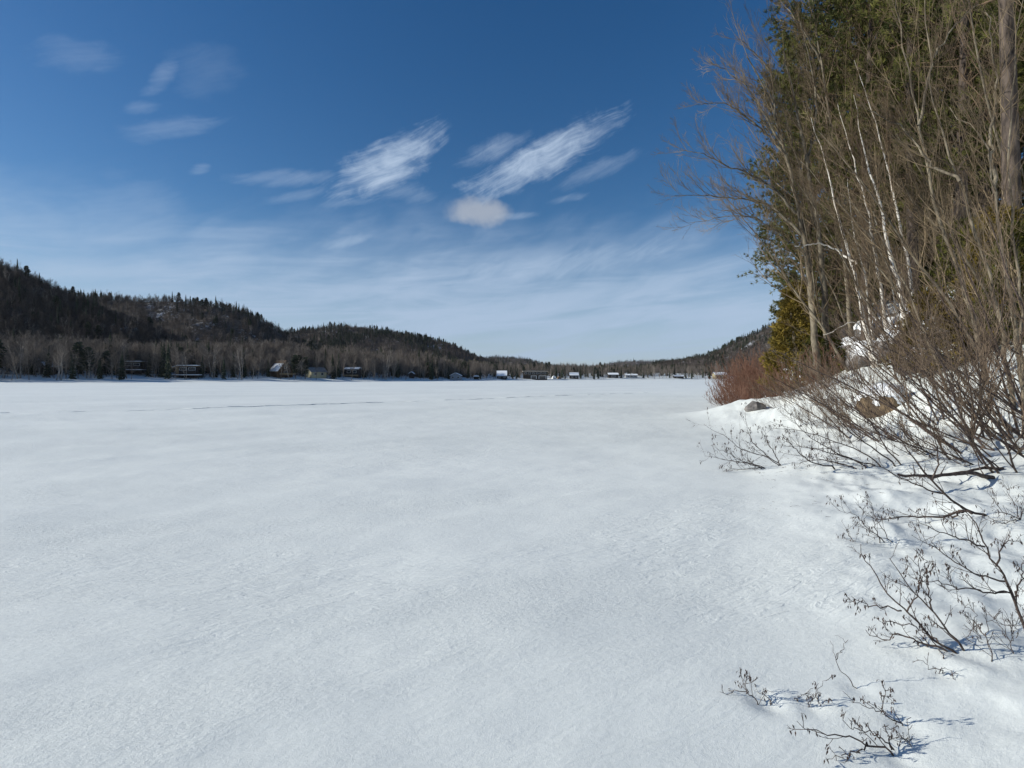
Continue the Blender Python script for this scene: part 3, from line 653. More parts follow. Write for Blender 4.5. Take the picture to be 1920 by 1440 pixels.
def bank_zone(u, d):
    a = 'by the grey-barked trees' if u < 1620 else 'among the white birches' if u < 1700 else 'beside the snowy ledges' if u < 1780 else 'near the forked leaning trunk' if u < 1860 else 'around the stout pine'
    return a + (', low on the bank' if d < 14.5 else ', high on the bank' if d > 24 else ', halfway up the bank')
# ------------------------------------------------------------------ bank: boulders and fallen wood
def boulder(name, label, u, v, size, mat, seed, cap=True, d=None, squash=(1, 1, .75), group=None, sink=.3):
    rng = np.random.default_rng(seed); p = hit(u, v) if d is None else None
    if p is None:
        x = (u - U0) / F * d; p = np.array([x, d, float(H(x, d))])
    nu, nv = 18, 11; th = np.linspace(0, 2 * math.pi, nu, endpoint=False); ph = np.linspace(0.05, math.pi - .05, nv)
    dirs = np.stack([np.sin(ph)[:, None] * np.cos(th), np.sin(ph)[:, None] * np.sin(th), np.cos(ph)[:, None] + 0 * th], 2)
    o = rng.random(3) * 50; pl = nrm(rng.normal(size=(9, 3))); cut = rng.uniform(.62, .95, 9)
    rad = np.ones((nv, nu)) + .25 * fbm(dirs[..., 0] * 1.7 + o[0] + dirs[..., 2], dirs[..., 1] * 1.7 + o[1] - dirs[..., 2], 3)
    for n_, c_ in zip(pl, cut): rad = np.minimum(rad, c_ / np.maximum(dirs @ n_, .05))
    V = dirs * rad[..., None] * size * np.array(squash); V[..., 2] += size * squash[2] * (1 - sink * 2) * .6
    i = np.arange((nv - 1) * nu).reshape(nv - 1, nu); j = np.roll(i, -1, 1)
    Fq = np.stack([i, i + nu, j + nu, j], 2).reshape(-1, 4)
    t = thing(name, label, 'rock', p, rng.random() * 6.28, group)
    obj('stone', mesh_from('stone', V.reshape(-1, 3), [Fq], False, mat), t)
    if cap:
        C = V.copy(); k = 5; C = C[:k]; up = np.cos(ph[:k])[:, None]; C[..., :2] *= 1.05; C[..., 2] += size * (.02 + .15 * np.clip(up, 0, 1)); C[-1, :, 2] -= size * rng.uniform(.02, .30, nu); C[-1, :, :2] *= rng.uniform(.8, 1.04, (nu, 1)); C[-2, :, 2] -= size * rng.uniform(0, .07, nu)
        obj('snow_cap', mesh_from('snow_cap', C.reshape(-1, 3), [Fq[: (k - 1) * nu]], True, 'cap_snow'), t)
    return t
boulder('boulder', 'rust-brown boulder low on the bank behind the alder stems', 1655, 772, .55, 'rust_rock', 4, d=13.4, squash=(1.1, 1, .9), sink=.35)
boulder('boulder', 'small grey rounded boulder in a hollow at the tip of the snow point', 1416, 775, .34, 'rock', 8, d=19.4, cap=False, squash=(1.2, 1, .8))
ROCKS = [(1575, 21, .9), (1625, 19, 1.1), (1690, 18, 1.2), (1700, 22, 1.6), (1660, 24, 1.4), (1735, 20, 1.3), (1760, 17, 1.1), (1640, 27, 1.6), (1690, 28, 2.0), (1745, 25, 1.7), (1800, 19, 1.4),
         (1830, 16, .9), (1780, 22, 1.4), (1860, 20, 1.6), (1600, 25, 1.2), (1890, 15, 1.2), (1720, 15, .8), (1850, 24, 2.0), (1905, 22, 2.0), (1670, 33, 2.2)]
for k, (u, d, sz) in enumerate(ROCKS):
    sz *= .72
    boulder('boulder', ('big' if sz > 1.5 else 'small' if sz < 1.0 else 'middling') + ' snow-capped grey rock ' + bank_zone(u, d), u, 0, sz, 'rock', 60 + k, d=d, squash=(1.15, 1, .8), group='snow-capped rocks on the bank')

# ------------------------------------------------------------------ traced or grown bare trees
def trace(pts, d, K, bulge=0.0, dd=0.0):
    n = len(pts); return spline([px(u, v, d + dd * i / (n - 1) + bulge * math.sin(3.1 * i / (n - 1))) for i, (u, v) in enumerate(pts)], K)
def fine_levels(rng, g, P, R, n1, n2, n3, l1, l2, l3, bias, bw, mat, thick, t0=.15, up=.10):
    S, D, L, r = spawn(rng, P, R, n1, t0, 1.0, .52, .2, l1, .5, .5, bias, bw)
    P1, R1 = walk(rng, S, D, L, np.clip(r, thick * 1.5, thick * 5), np.full(len(r), thick), 7, .06, up); g.tube(P1, R1, 4, mat)
    S, D, L, r = spawn(rng, P1, R1, n2, .15, 1.0, .50, .2, l2, .45, .75, bias, bw * .5)
    P2, R2 = walk(rng, S, D, L, np.clip(r, thick, thick * 2.2), np.full(len(r), thick * .7), 4, .08, up); g.tube(P2, R2, 3, mat)
    S, D, L, r = spawn(rng, P2, R2, n3, .2, 1.0, .60, .25, l3, .3, .8)
    P3, R3 = walk(rng, S, D, L, np.full(len(r), thick * .75), np.full(len(r), thick * .45), 2, .13, up); g.tube(P3, R3, 3, mat)
    return P1, P2, P3
def traced_tree(name, label, d, stems, bark, twig, seed, group=None, n=(16, 7, 4), l=(.30, .42, .5), thick=.006, t0=.3, bias=(-1, -.2, .4), bw=.7, dd=0.0, dead=()):
    """stems: list of (pixels, base radius, tip radius)"""
    rng = np.random.default_rng(seed)
    b = px(*stems[0][0][0], d); gz = float(H(b[0], b[1])); t = thing(name, label, 'tree', (b[0], b[1], gz), 0, group); off = np.array([b[0], b[1], gz])
    gt, gc = Geo(), Geo()
    for k, (pts, r0, r1) in enumerate(stems):
        P = trace(pts, d, 22, rng.uniform(-.6, .6), dd)
        if k == 0 or pts[0][1] > 640:                    # root the stem in the ground
            q = P[0].copy(); q[2] = float(H(q[0], q[1])) - .3
            if q[2] < P[0, 2] - .05: P = np.concatenate([[q], P])
            else: P = np.concatenate([[P[0] - [0, 0, .2]], P])
        K = len(P); tt = np.linspace(0, 1, K); R = (r0 * (1 - tt) ** 1.05 + r1 * tt)[None]
        P = P + np.concatenate([np.zeros((1, 3)), rng.normal(0, .02, (K - 1, 3))]); P = P[None]; gt.tube(P - off, R, 8)
        if k not in dead: fine_levels(rng, gc, P - off, R, *n, *l, bias, bw, 0, thick, t0 if len(pts) > 3 else .1)
    obj('trunk', gt.mesh('trunk', bark), t); obj('crown', gc.mesh('crown', twig), t)
    return t
G1 = 'bare trees on the shore bank'
traced_tree('maple_tree', 'tall grey-barked tree whose bare limbs sweep out over the lake', 20,
    [([(1534, 722), (1522, 560), (1500, 400), (1470, 280), (1440, 180), (1400, 105)], .15, .02),
     ([(1492, 400), (1440, 345), (1364, 311), (1310, 286), (1272, 281)], .05, .008), ([(1502, 440), (1440, 384), (1340, 368), (1266, 366)], .05, .008),
     ([(1472, 290), (1425, 240), (1360, 196), (1305, 196)], .045, .008), ([(1466, 270), (1400, 165), (1330, 112)], .045, .008), ([(1455, 225), (1440, 130), (1385, 72)], .04, .008),
     ([(1510, 480), (1450, 430), (1390, 405), (1290, 418)], .035, .006)],
    'grey_bark', 'twig_grey', 101, G1, n=(18, 8, 4), l=(.38, .5, .5), thick=.0042, t0=.2)
traced_tree('maple_tree', 'straight grey-barked tree standing close behind the sweeping one', 20.6,
    [([(1549, 722), (1546, 560), (1533, 430), (1512, 300), (1492, 200), (1468, 95)], .15, .02), ([(1528, 420), (1500, 320), (1478, 240), (1450, 150)], .05, .01), ([(1515, 310), (1530, 200), (1520, 120), (1500, 40)], .05, .01)],
    'grey_bark', 'twig_grey', 102, G1, n=(20, 8, 4), l=(.34, .45, .5), thick=.0045, t0=.3)
traced_tree('poplar_tree', 'slim bare tree reaching above the pine edge into open sky', 25,
    [([(1600, 690), (1585, 500), (1565, 300), (1545, 150), (1530, 60), (1520, -40)], .12, .02), ([(1545, 130), (1510, 60), (1480, 20), (1440, -20)], .05, .008), ([(1556, 220), (1520, 150), (1505, 60)], .04, .008)],
    'grey_bark', 'twig_grey', 103, G1, n=(20, 8, 4), l=(.34, .45, .5), thick=.005, t0=.3)
BIR = [([(1668, 800), (1640, 690), (1615, 580), (1600, 500), (1575, 420), (1555, 330), (1520, 220)], 17.5, .10, 'white birch with a pale dead limb pointing out over the lake'),
       ([(1692, 790), (1660, 600), (1640, 470), (1625, 380), (1600, 300), (1570, 190)], 18.5, .10, 'white birch rising between the paired birch stems and the dead-limbed one'),
       ([(1722, 790), (1690, 560), (1665, 460), (1650, 380), (1620, 280), (1600, 180)], 17, .11, 'thick white birch standing beside the snowy ledges'),
       ([(1650, 760), (1632, 600), (1622, 520), (1600, 430), (1590, 330)], 19.5, .075, 'slender white birch crossing behind its thicker neighbours'),
       ([(1752, 790), (1720, 600), (1700, 480), (1668, 330), (1640, 220), (1600, 110)], 19, .09, 'leaning white birch in front of the snow-capped rocks')]
for k, (pts, d, r, lab) in enumerate(BIR):
    st = [(pts, r, .004)]
    if k == 0: st += [([(1606, 495), (1570, 470), (1535, 458), (1490, 462)], .035, .012), ([(1650, 700), (1610, 608), (1560, 622), (1545, 628)], .03, .01)]
    traced_tree('birch_tree', lab, d, st, 'birch', 'twig_brown', 120 + k, G1, n=(18, 7, 4), l=(.32, .45, .5), thick=.004, t0=.25, dead=(1, 2) if k == 0 else ())
GRY = [([(1862, 800), (1835, 627), (1813, 566), (1788, 480), (1758, 405), (1735, 294), (1707, 152), (1682, 20), (1670, -60)], 11.5, .062, 'olive-grey leaning trunk that forks high above the birches', [([(1722, 235), (1745, 130), (1780, 60), (1830, 10)], .03, .008)]),
       ([(1905, 830), (1890, 700), (1868, 560), (1820, 410), (1803, 347), (1778, 276), (1750, 198), (1740, 90), (1735, 0)], 10.5, .052, 'straight mottled trunk crossing in front of the forked leaning one', [([(1800, 340), (1740, 300), (1690, 240), (1620, 200)], .03, .006)]),
       ([(1925, 760), (1900, 600), (1877, 460), (1866, 364), (1849, 276), (1824, 240), (1780, 205)], 10, .05, 'pale trunk bent sharply toward the lake near the big pine', [([(1866, 364), (1860, 250), (1868, 150), (1850, 20)], .035, .01)]),
       ([(1800, 850), (1775, 740), (1740, 640), (1690, 520), (1640, 430), (1560, 350)], 12, .036, 'thin dark sapling bowed low toward the lake', []),
       ([(1925, 900), (1915, 640), (1905, 480), (1890, 300), (1900, 120), (1920, -20)], 9.5, .036, 'upright bare sapling beside the big pine trunk', []),
       ([(1760, 830), (1735, 720), (1700, 600), (1650, 470), (1580, 390), (1500, 300)], 14, .04, 'long bowed grey stem arching across the birch trunks', [])]
for k, (pts, d, r, lab, ex) in enumerate(GRY):
    traced_tree('bare_tree', lab, d, [(pts, r, .005)] + ex, 'grey_bark', 'twig_grey', 140 + k, G1, n=(18, 7, 4), l=(.32, .45, .5), thick=.0024, t0=.22, dd=.8)
print('traced', time.time() - T0)

# understorey and canopy fillers grown from a few moulds
def grown_tree(seed, h, lean, bark, twig, thick, n=(20, 7, 4), l=(.34, .45, .5), r=.045, t0=.2):
    rng = np.random.default_rng(seed); gt, gc = Geo(), Geo()
    P, R = walk(rng, np.array([[0, 0, -.3]]), np.array([[-lean * 1.2, 0, 1.0]]), np.array([h]), np.array([r]), np.array([.005]), 14, .04, .05, (-lean * 1.3, 0, .3)); gt.tube(P, R, 7)
    fine_levels(rng, gc, P, R, *n, *l, (-1, 0, .4), .5, 0, thick, t0)
    return gt.mesh('trunk', bark), gc.mesh('crown', twig)
rng = np.random.default_rng(77)
MB = [grown_tree(201, 9, .35, 'grey_bark', 'twig_brown', .0042), grown_tree(202, 11, .3, 'grey_bark', 'twig_brown', .004), grown_tree(203, 7, .5, 'grey_bark', 'twig_grey', .004), grown_tree(204, 10, .3, 'birch', 'twig_brown', .0042)]
FILL = [(1605, 27, 0), (1640, 29, 3), (1690, 27, 3), (1748, 22, 2), (1775, 27, 0), (1820, 20, 2), (1838, 28, 3), (1895, 18, 2), (1950, 20, 0), (1700, 15, 2), (1790, 15.5, 2), (1905, 13, 2), (1600, 19, 2), (1860, 12.5, 2), (1565, 23, 1), (1660, 20, 0), (1730, 24, 1), (1800, 21, 0), (1880, 20, 1), (1935, 16, 0), (2040, 12, 2), (2110, 15, 1), (2240, 13, 0), (2380, 12, 1), (2560, 11, 0)]
for k, (u, d, m) in enumerate(FILL):
    x = (u - U0) / F * d; lab = ('slender birch sapling ' if m == 3 else 'tall bare leaning sapling ' if m == 1 else 'bare leaning sapling ' if m == 0 else 'short bowed sapling ') + bank_zone(u, d)
    t = thing('birch_tree' if m == 3 else 'sapling', lab, 'tree', (x, d, float(H(x, d))), rng.normal(.15, .5), 'saplings in the tangle on the bank')
    s = rng.uniform(.85, 1.25); t.scale = (s, s, s); obj('trunk', MB[m][0], t); obj('crown', MB[m][1], t)

# ------------------------------------------------------------------ pines and cedars
def tuft_mesh(rng, C, D, size, nn, spread, wid):
    """needle tufts: nn thin blades each around direction D at C"""
    m = len(C); q = nrm(np.repeat(nrm(D), nn, 0) + rng.normal(0, spread, (m * nn, 3))); c = np.repeat(C, nn, 0)
    L = (np.repeat(size, nn) * rng.uniform(.6, 1.1, m * nn))[:, None]; s = nrm(np.cross(q, rng.normal(size=(m * nn, 3)))) * wid
    V = np.stack([c - s * .6, c + q * L * .55 + s, c + q * L, c + q * L * .55 - s], 1).reshape(-1, 3)
    b = np.arange(m * nn)[:, None] * 4
    return V, b + [0, 1, 2, 3]
def pine_mould(seed, h, r, rad, low, nw=28, tuft=.30):
    rng = np.random.default_rng(seed); gt, gc, gb = Geo(), Geo(), Geo()
    P, R = walk(rng, np.array([[0, 0, -.5]]), np.array([[0, 0, 1.0]]), np.array([h]), np.array([r]), np.array([.03]), 14, .008); gt.tube(P, R, 9)
    n = nw * 5; t = low + (1 - low) * (np.arange(n) / n); f = np.clip(t * 14, 0, 13.99); i = f.astype(int)
    S = P[0, i] * (1 - (f - i))[:, None] + P[0, i + 1] * (f - i)[:, None]; a = rng.random(n) * 6.283
    tt = (t - low) / (1 - low); L = rad * (np.sin(np.clip(.35 + tt * 2.0, 0, 2.9)) ** .8 * (1 - tt * .55) + .04) * rng.uniform(.55, 1.15, n)
    D = np.stack([np.cos(a), np.sin(a), .05 + .55 * tt + rng.normal(0, .12, n)], 1)
    P1, R1 = walk(rng, S, D, L, np.full(n, .035) * (1.3 - tt), np.full(n, .012), 7, .07, .05); gb.tube(P1, R1, 5)
    S, D, L, q = spawn(rng, P1, R1, 10, .25, 1.0, .75, .25, .38, .5, .6)
    P2, R2 = walk(rng, S, D, L, np.full(len(L), .012), np.full(len(L), .006), 3, .12, .10); gb.tube(P2, R2, 3)
    C = np.concatenate([P2[:, 1:].reshape(-1, 3), P1[:, -1]]); T = np.concatenate([np.diff(P2, axis=1).reshape(-1, 3), P1[:, -1] - P1[:, -2]])
    k = rng.random(len(C)) < .9; C, T = C[k], nrm(T[k]) + np.array([0, 0, .5])
    V, Fq = tuft_mesh(rng, C, T, np.full(len(C), tuft) * rng.uniform(.7, 1.2, len(C)), 18, .50, .0165); gc.add(V, Fq)
    return gt.mesh('trunk', 'pine_bark'), gb.mesh('branches', 'twig_brown'), gc.mesh('crown', 'pine_needles', smooth=False)
PM = [pine_mould(301, 25, .30, 5.2, .10, 34), pine_mould(302, 23, .27, 4.6, .25, 22), pine_mould(303, 27, .24, 4.2, .35, 22)]
PINES = [(1562, 29, 0, 1.0, 'big pine at the lakeward edge, tufted branches down to the cedar'), (1650, 38, 1, 1.05, 'pine behind the white birches'), (1712, 22, 1, .95, 'pine rising out of the snowy ledges'), (1900, 14.5, 2, .98, 'stout pine trunk with bare lower bole beside the upright sapling'),
         (1838, 25, 2, 1.0, 'tall pine with a high crown above the ledges'), (1965, 22, 1, 1.0, 'pine on the upper bank past the stout one'), (1780, 36, 0, 1.0, 'pine on the skyline behind the tall high-crowned pine'), (1518, 37, 0, .95, 'farthest pine along the wooded bank'), (1900, 33, 0, 1.0, 'pine high on the bank behind the stout trunk'), (1610, 33, 0, .92, 'pine close behind the lakeward edge pine'), (1680, 31, 0, .9, 'pine with low boughs behind the birches'), (1750, 31, 0, .95, 'pine with low boughs above the snowy ledges'), (1815, 30, 0, .9, 'pine with low boughs beyond the forked leaning trunk'), (1865, 27, 0, .85, 'bushy pine beyond the bent pale trunk'), (1935, 28, 0, .9, 'bushy pine on the upper bank behind the stout trunk'), (1725, 40, 0, 1.0, 'pine far up the bank behind the ledges'), (2060, 17, 1, .95, 'pine on the bank past the stout one, near the path of the arching alder'), (2160, 22, 0, .95, 'wide pine farther along the bank past the stout one'), (2330, 16, 2, .9, 'bare-boled pine farther along the bank past the wide one'), (2420, 26, 0, 1.0, 'wide pine at the far end of the bank wood'), (2700, 15, 1, .9, 'slim pine at the far end of the bank wood'), (1625, 24, 1, .9, 'slim pine crowding in between the birch stems'), (1800, 19, 1, .85, 'pine whose tufted boughs hang over the ledges'), (1512, 29, 0, .70, 'shorter bushy pine standing before the lakeward edge pine')]
for k, (u, d, m, s, lab) in enumerate(PINES):
    x = (u - U0) / F * d; t = thing('pine_tree', lab, 'tree', (x, d, float(H(x, d))), k * 1.7, 'pines on the shore bank', s)
    obj('trunk', PM[m][0], t); obj('branches', PM[m][1], t); obj('crown', PM[m][2], t)
def cedar(u, d, h, rad, mat, lab, seed, dens=1500):
    rng = np.random.default_rng(seed); x = (u - U0) / F * d; t = thing('cedar_tree', lab, 'tree', (x, d, float(H(x, d)) - .1), 0, 'cedars on the shore bank')
    gt, gc = Geo(), Geo(); P, R = walk(rng, np.array([[0, 0, -.3]]), np.array([[0, 0, 1.0]]), np.array([h]), np.array([rad * .12]), np.array([.02]), 8, .02); gt.tube(P, R, 7)
    n = int(dens * h / 4); tz = rng.random(n) ** 1.25; a = rng.random(n) * 6.283; lump = 1 + .6 * gnoise(a * 1.6 + seed, tz * 9) + .3 * gnoise(a * 4 + seed, tz * 22)
    rr = rad * (np.clip(1.12 - tz, 0, 1) ** .75) * np.clip(tz * 12 + .5, 0, 1) * lump * rng.uniform(.45, 1.0, n) ** .5
    C = np.stack([rr * np.cos(a), rr * np.sin(a), .15 + tz * h * .97], 1); D = np.stack([np.cos(a), np.sin(a), rng.normal(.55, .35, n)], 1)
    V, Fq = tuft_mesh(rng, C, D, rng.uniform(.14, .30, n), 8, .55, .016); gc.add(V, Fq)
    obj('trunk', gt.mesh('trunk', 'grey_bark'), t); obj('crown', gc.mesh('crown', mat, smooth=False), t)
cedar(1494, 22, 4.5, 1.2, 'cedar_foliage', 'conical yellow-green cedar at the foot of the big pine', 31, 2600)
cedar(1545, 20.8, 2.0, .8, 'cedar_green', 'low green cedar bush at the foot of the grey-barked trees', 32, 2400)
cedar(1870, 14, 3.6, 1.1, 'cedar_foliage', 'ragged yellow-green cedar on the ledges beside the stout pine', 33)
cedar(1745, 14.5, 2.2, .9, 'cedar_foliage', 'small yellow-green cedar above the rust-brown boulder', 34)
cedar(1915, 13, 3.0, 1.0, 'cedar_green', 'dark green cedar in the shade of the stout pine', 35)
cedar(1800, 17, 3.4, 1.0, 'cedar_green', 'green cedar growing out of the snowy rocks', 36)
print('conifers', time.time() - T0)

# ------------------------------------------------------------------ shrubs
def shrub_mould(seed, nst, h, lean, fan, bark, twig, r=.022, thick=.0035, n=(9, 5, 3), l=(.36, .42, .5)):
    rng = np.random.default_rng(seed); gs, gt = Geo(), Geo(); S = np.zeros((nst, 3)); S[:, :2] = rng.normal(0, .22, (nst, 2)); S[:, 2] = -.2
    D = np.stack([-lean + rng.normal(0, fan, nst), rng.normal(0, fan, nst), np.full(nst, 1.0)], 1)
    P, R = walk(rng, S, D, h * rng.uniform(.5, 1.1, nst), np.full(nst, r) * rng.uniform(.6, 1.2, nst), np.full(nst, .005), 12, .085, .03, (-.6, 0, 1))
    fine_levels(rng, gt, P, R, *n, *l, (-.6, 0, .6), .4, 0, thick, .2, .12)
    st = []
    for k in range(nst):
        g = Geo(); g.tube(P[k:k + 1], R[k:k + 1], 6); st.append(g.mesh('stem', bark))
    return st, gt.mesh('twigs', twig)
def put_shrub(mould, name, lab, grp, u, d, rz, s):
    x = (u - U0) / F * d; t = thing(name, lab, 'shrub', (x, d, float(H(x, d))), rz, grp, s)
    for m in mould[0]: obj('stem', m, t)
    obj('twigs', mould[1], t, kind='stuff'); return t
AM = [shrub_mould(401, 6, 3.4, 1.1, .3, 'alder_bark', 'alder_twig', .019, .0026), shrub_mould(402, 7, 2.8, 1.5, .35, 'alder_bark', 'alder_twig', .017, .0024), shrub_mould(403, 5, 4.4, .85, .25, 'alder_bark', 'alder_twig', .023, .0028), shrub_mould(404, 6, 2.0, 1.5, .4, 'alder_bark', 'alder_twig', .013, .0024)]
RM = [shrub_mould(411, 22, 2.6, .35, .30, 'twig_red', 'twig_red', .012, .004, (8, 4, 3)), shrub_mould(412, 14, 1.5, .6, .42, 'twig_red', 'twig_red', .009, .0035, (6, 4, 3))]
rng = np.random.default_rng(88)
THICK = [(1640, 11.5, 1), (1680, 10.5, 0), (1765, 11.2, 2), (1810, 12.5, 0), (1838, 10.2, 2), (1862, 8.8, 0), (1905, 9.6, 2), (1925, 8.6, 0), (1945, 10.5, 1), (1660, 13.5, 0), (1700, 14.5, 2),
         (1752, 13.8, 0), (1880, 13.2, 0), (1610, 12.8, 3), (1590, 14.5, 3), (1560, 16.5, 3), (1620, 15.5, 1), (1930, 7.6, 1), (1850, 8.2, 3), (1780, 8.8, 3), (1960, 9.0, 2), (2040, 8.6, 0), (2130, 9.4, 1), (2250, 8.4, 2), (2400, 8.8, 0), (2600, 8.2, 1), (1575, 13.5, 3), (1600, 11.5, 3)] + [(u, d, 3) for u, d in zip((1446, 1460, 1474, 1486, 1498, 1512, 1526, 1540, 1556, 1570, 1586, 1604, 1622, 1640, 1520, 1548), (20.5, 18.6, 20, 17.5, 19, 16.8, 18, 15.8, 17.4, 15.4, 16.4, 14.6, 15.6, 13.6, 14.6, 13.8))]
for u, d, m in THICK:
    lab = ['dense dark-stemmed alder clump ', 'many-stemmed sprawling alder ', 'tall long-stemmed alder clump ', 'short wiry alder '][m] + bank_zone(u, d) + (' edge' if d < 9 else '')
    put_shrub(AM[m], 'alder_shrub', lab, 'alder thicket on the bank', u, d, rng.normal(0, .6), rng.uniform(.8, 1.15) * (.6 if u < 1622 else .75 if u < 1730 else 1))
for u, d, m in [(1392, 31, 0), (1405, 28, 0), (1418, 26, 0), (1432, 29, 0), (1445, 25.5, 0), (1398, 34, 0), (1425, 33, 0), (1376, 30, 1), (1386, 27, 1), (1400, 24.5, 1), (1462, 24.5, 0), (1450, 31, 0), (1462, 21.5, 1), (1366, 33, 1), (1412, 38, 0), (1440, 36, 0), (1500, 19.5, 1), (1525, 19, 1), (1550, 18.5, 1), (1480, 20, 1), (1352, 36, 1), (1360, 31, 1), (1374, 37, 0), (1385, 33, 1), (1368, 28, 1), (1390, 23.5, 1)]:
    lab = ['tall reddish-brown shrub ', 'low reddish-brown shrub '][m] + ('at the far tip of the point' if u < 1380 else 'on the crest of the point' if u < 1415 else 'between the point and the cedar' if u < 1455 else 'below the cedar') + (', in the back row' if d > 30 else ', in the front row' if d < 25 else '')
    put_shrub(RM[m], 'red_shrub', lab, lab + ', one of several', u, d, rng.normal(0, .5), rng.uniform(.8, 1.15))

# ---- foreground alders, stem by stem
def catkin_geo(rng, C, n_each, size):
    size = size * .85; g = Geo(); m = len(C) * n_each; c = np.repeat(C, n_each, 0) + rng.normal(0, size * .35, (len(C) * n_each, 3)); L = size * rng.uniform(.7, 1.3, m); w = L * .17
    d = nrm(np.stack([rng.normal(0, .3, m), rng.normal(0, .3, m), -np.ones(m)], 1)); a = nrm(np.cross(d, rng.normal(size=(m, 3)))); b = np.cross(d, a)
    e = lambda v, s: v * s[:, None]
    V = np.stack([c, c + e(d, L * .35) + e(a, w), c + e(d, L * .35) - e(a, w * .5) + e(b, w * .87), c + e(d, L * .35) - e(a, w * .5) - e(b, w * .87), c + e(d, L)], 1).reshape(-1, 3); q = np.arange(m)[:, None] * 5
    g.add(V, np.concatenate([q + f for f in ([0, 1, 2], [0, 2, 3], [0, 3, 1], [4, 2, 1], [4, 3, 2], [4, 1, 3])]))
    # the short stalks
    P = np.stack([np.repeat(C, n_each, 0), np.repeat(C, n_each, 0) * .4 + c * .6 + [0, 0, size * .12], c], 1); g.tube(P, np.full((m, 3), size * .03), 3)
    return g
def near_alder(lab, base, stems, seed, r=.008, n=(7, 3), l=(.22, .45), cat=.9, size=.024, group=None, dspread=.25, name='alder_shrub', csel=.5):
    rng = np.random.default_rng(seed); b = hit(*base); t = thing(name, lab, 'shrub', b, 0, group); d0 = b[1]
    for k, pts in enumerate(stems):
        main = k == 0 or pts[0][1] > base[1] - 12
        dd = rng.uniform(-dspread, dspread); nn = len(pts)
        q = np.array([px(u, v, d0 + dd * i / (nn - 1)) for i, (u, v) in enumerate(pts)]) - b
        ln = np.linalg.norm(np.diff(q, axis=0), axis=1).sum()
        if main: q = np.concatenate([[q[0] + (q[0] - q[1]) / np.linalg.norm(q[0] - q[1]) * .06 - [0, 0, .05]], q])
        K = 16; P = spline(q, K); P[1:-1] += rng.normal(0, .006, (K - 1, 3)); tt = np.linspace(0, 1, K + 1); R = (r * (.82 if main else .5)) * (1 - tt * .78)
        g = Geo(); g.tube(P[None], R[None], 6); st = obj('stem', g.mesh('stem', 'alder_bark'), t)
        gt = Geo(); S, D, L, q1 = spawn(rng, P[None], R[None], n[0], .18, 1.0, .7, .2, l[0], .4, .55, (-.4, 0, .9), .6)
        P1, R1 = walk(rng, S, D, L, np.clip(q1, .0014, .004), np.full(len(L), .0011), 6, .095, .07); gt.tube(P1, R1, 4)
        S, D, L, q2 = spawn(rng, P1, R1, n[1], .25, 1.0, .65, .25, l[1], .3, .7)
        P2, R2 = walk(rng, S, D, L, np.clip(q2, .0012, .002), np.full(len(L), .0009), 4, .12, .05); gt.tube(P2, R2, 3)
        obj('twigs', gt.mesh('twigs', 'alder_bark'), st, kind='stuff')
        C = np.concatenate([P2[:, -1], P1[:, -1], P1[:, 4]]); C = C[rng.random(len(C)) < cat * csel * .55]
        if len(C): obj('catkins', catkin_geo(rng, C, 2, size).mesh('catkins', 'catkin', smooth=False), st, kind='stuff')
    return t
near_alder('catkin-hung alder fanning out from the snow ledge below the point', (1462, 873),
    [[(1464, 872), (1445, 860), (1418, 835), (1405, 816), (1399, 793), (1397, 774)], [(1458, 871), (1437, 857), (1410, 849), (1389, 841), (1362, 820), (1341, 810), (1320, 795)], [(1430, 876), (1410, 870), (1382, 866), (1351, 860), (1320, 855)],
     [(1462, 872), (1452, 850), (1440, 830), (1432, 800)], [(1425, 876), (1400, 868), (1370, 852), (1345, 842)], [(1430, 877), (1395, 880), (1355, 884)]], 501, .011, (10, 4), (.30, .42), size=.045, csel=.75)
near_alder('dark alder sprawling low over the snow ledge, next to the catkin-hung fan', (1640, 872),
    [[(1674, 866), (1628, 835), (1591, 807), (1566, 778), (1541, 745)], [(1640, 872), (1587, 858), (1549, 837), (1518, 820), (1501, 803), (1489, 788)], [(1560, 874), (1522, 868), (1500, 850), (1487, 837), (1466, 814)],
     [(1622, 874), (1600, 862), (1560, 850), (1510, 838), (1470, 836)], [(1600, 876), (1570, 868), (1530, 862), (1490, 870)], [(1690, 872), (1660, 840), (1640, 800), (1610, 770), (1590, 720)], [(1650, 872), (1620, 850), (1560, 826), (1500, 808), (1453, 803)]], 502, .015, (12, 5), (.30, .42), size=.045, csel=.6, dspread=.6)
near_alder('thick dark alder stem slanting up from behind the fallen branch', (1849, 967),
    [[(1849, 965), (1822, 962), (1805, 952), (1776, 930), (1758, 913), (1735, 887), (1717, 866), (1706, 849), (1680, 815), (1650, 790)], [(1811, 957), (1779, 966), (1735, 970), (1691, 970), (1647, 974)], [(1770, 926), (1741, 918), (1706, 902), (1677, 889), (1647, 875), (1610, 872)],
     [(1799, 958), (1788, 970), (1777, 984)], [(1748, 902), (1760, 860), (1750, 820), (1730, 780)]], 503, .017, (10, 4), (.26, .42), size=.034, csel=.5)
near_alder('drooping little alder twigs standing in open snow below the slanting stem', (1660, 1018),
    [[(1658, 1016), (1633, 995), (1612, 974), (1595, 962), (1572, 957)], [(1672, 1020), (1660, 1000), (1647, 980), (1627, 968), (1604, 941)], [(1650, 1016), (1640, 985), (1636, 950), (1628, 935)]], 504, .006, (9, 3), (.28, .42), size=.030, csel=.75)
near_alder('flat sprig lying on the snow beside the drooping alder twigs', (1602, 1016), [[(1602, 1015), (1585, 1014), (1572, 1012), (1560, 1010)], [(1600, 1014), (1590, 1000), (1588, 990)]], 505, .004, (5, 2), (.3, .4), size=.026)
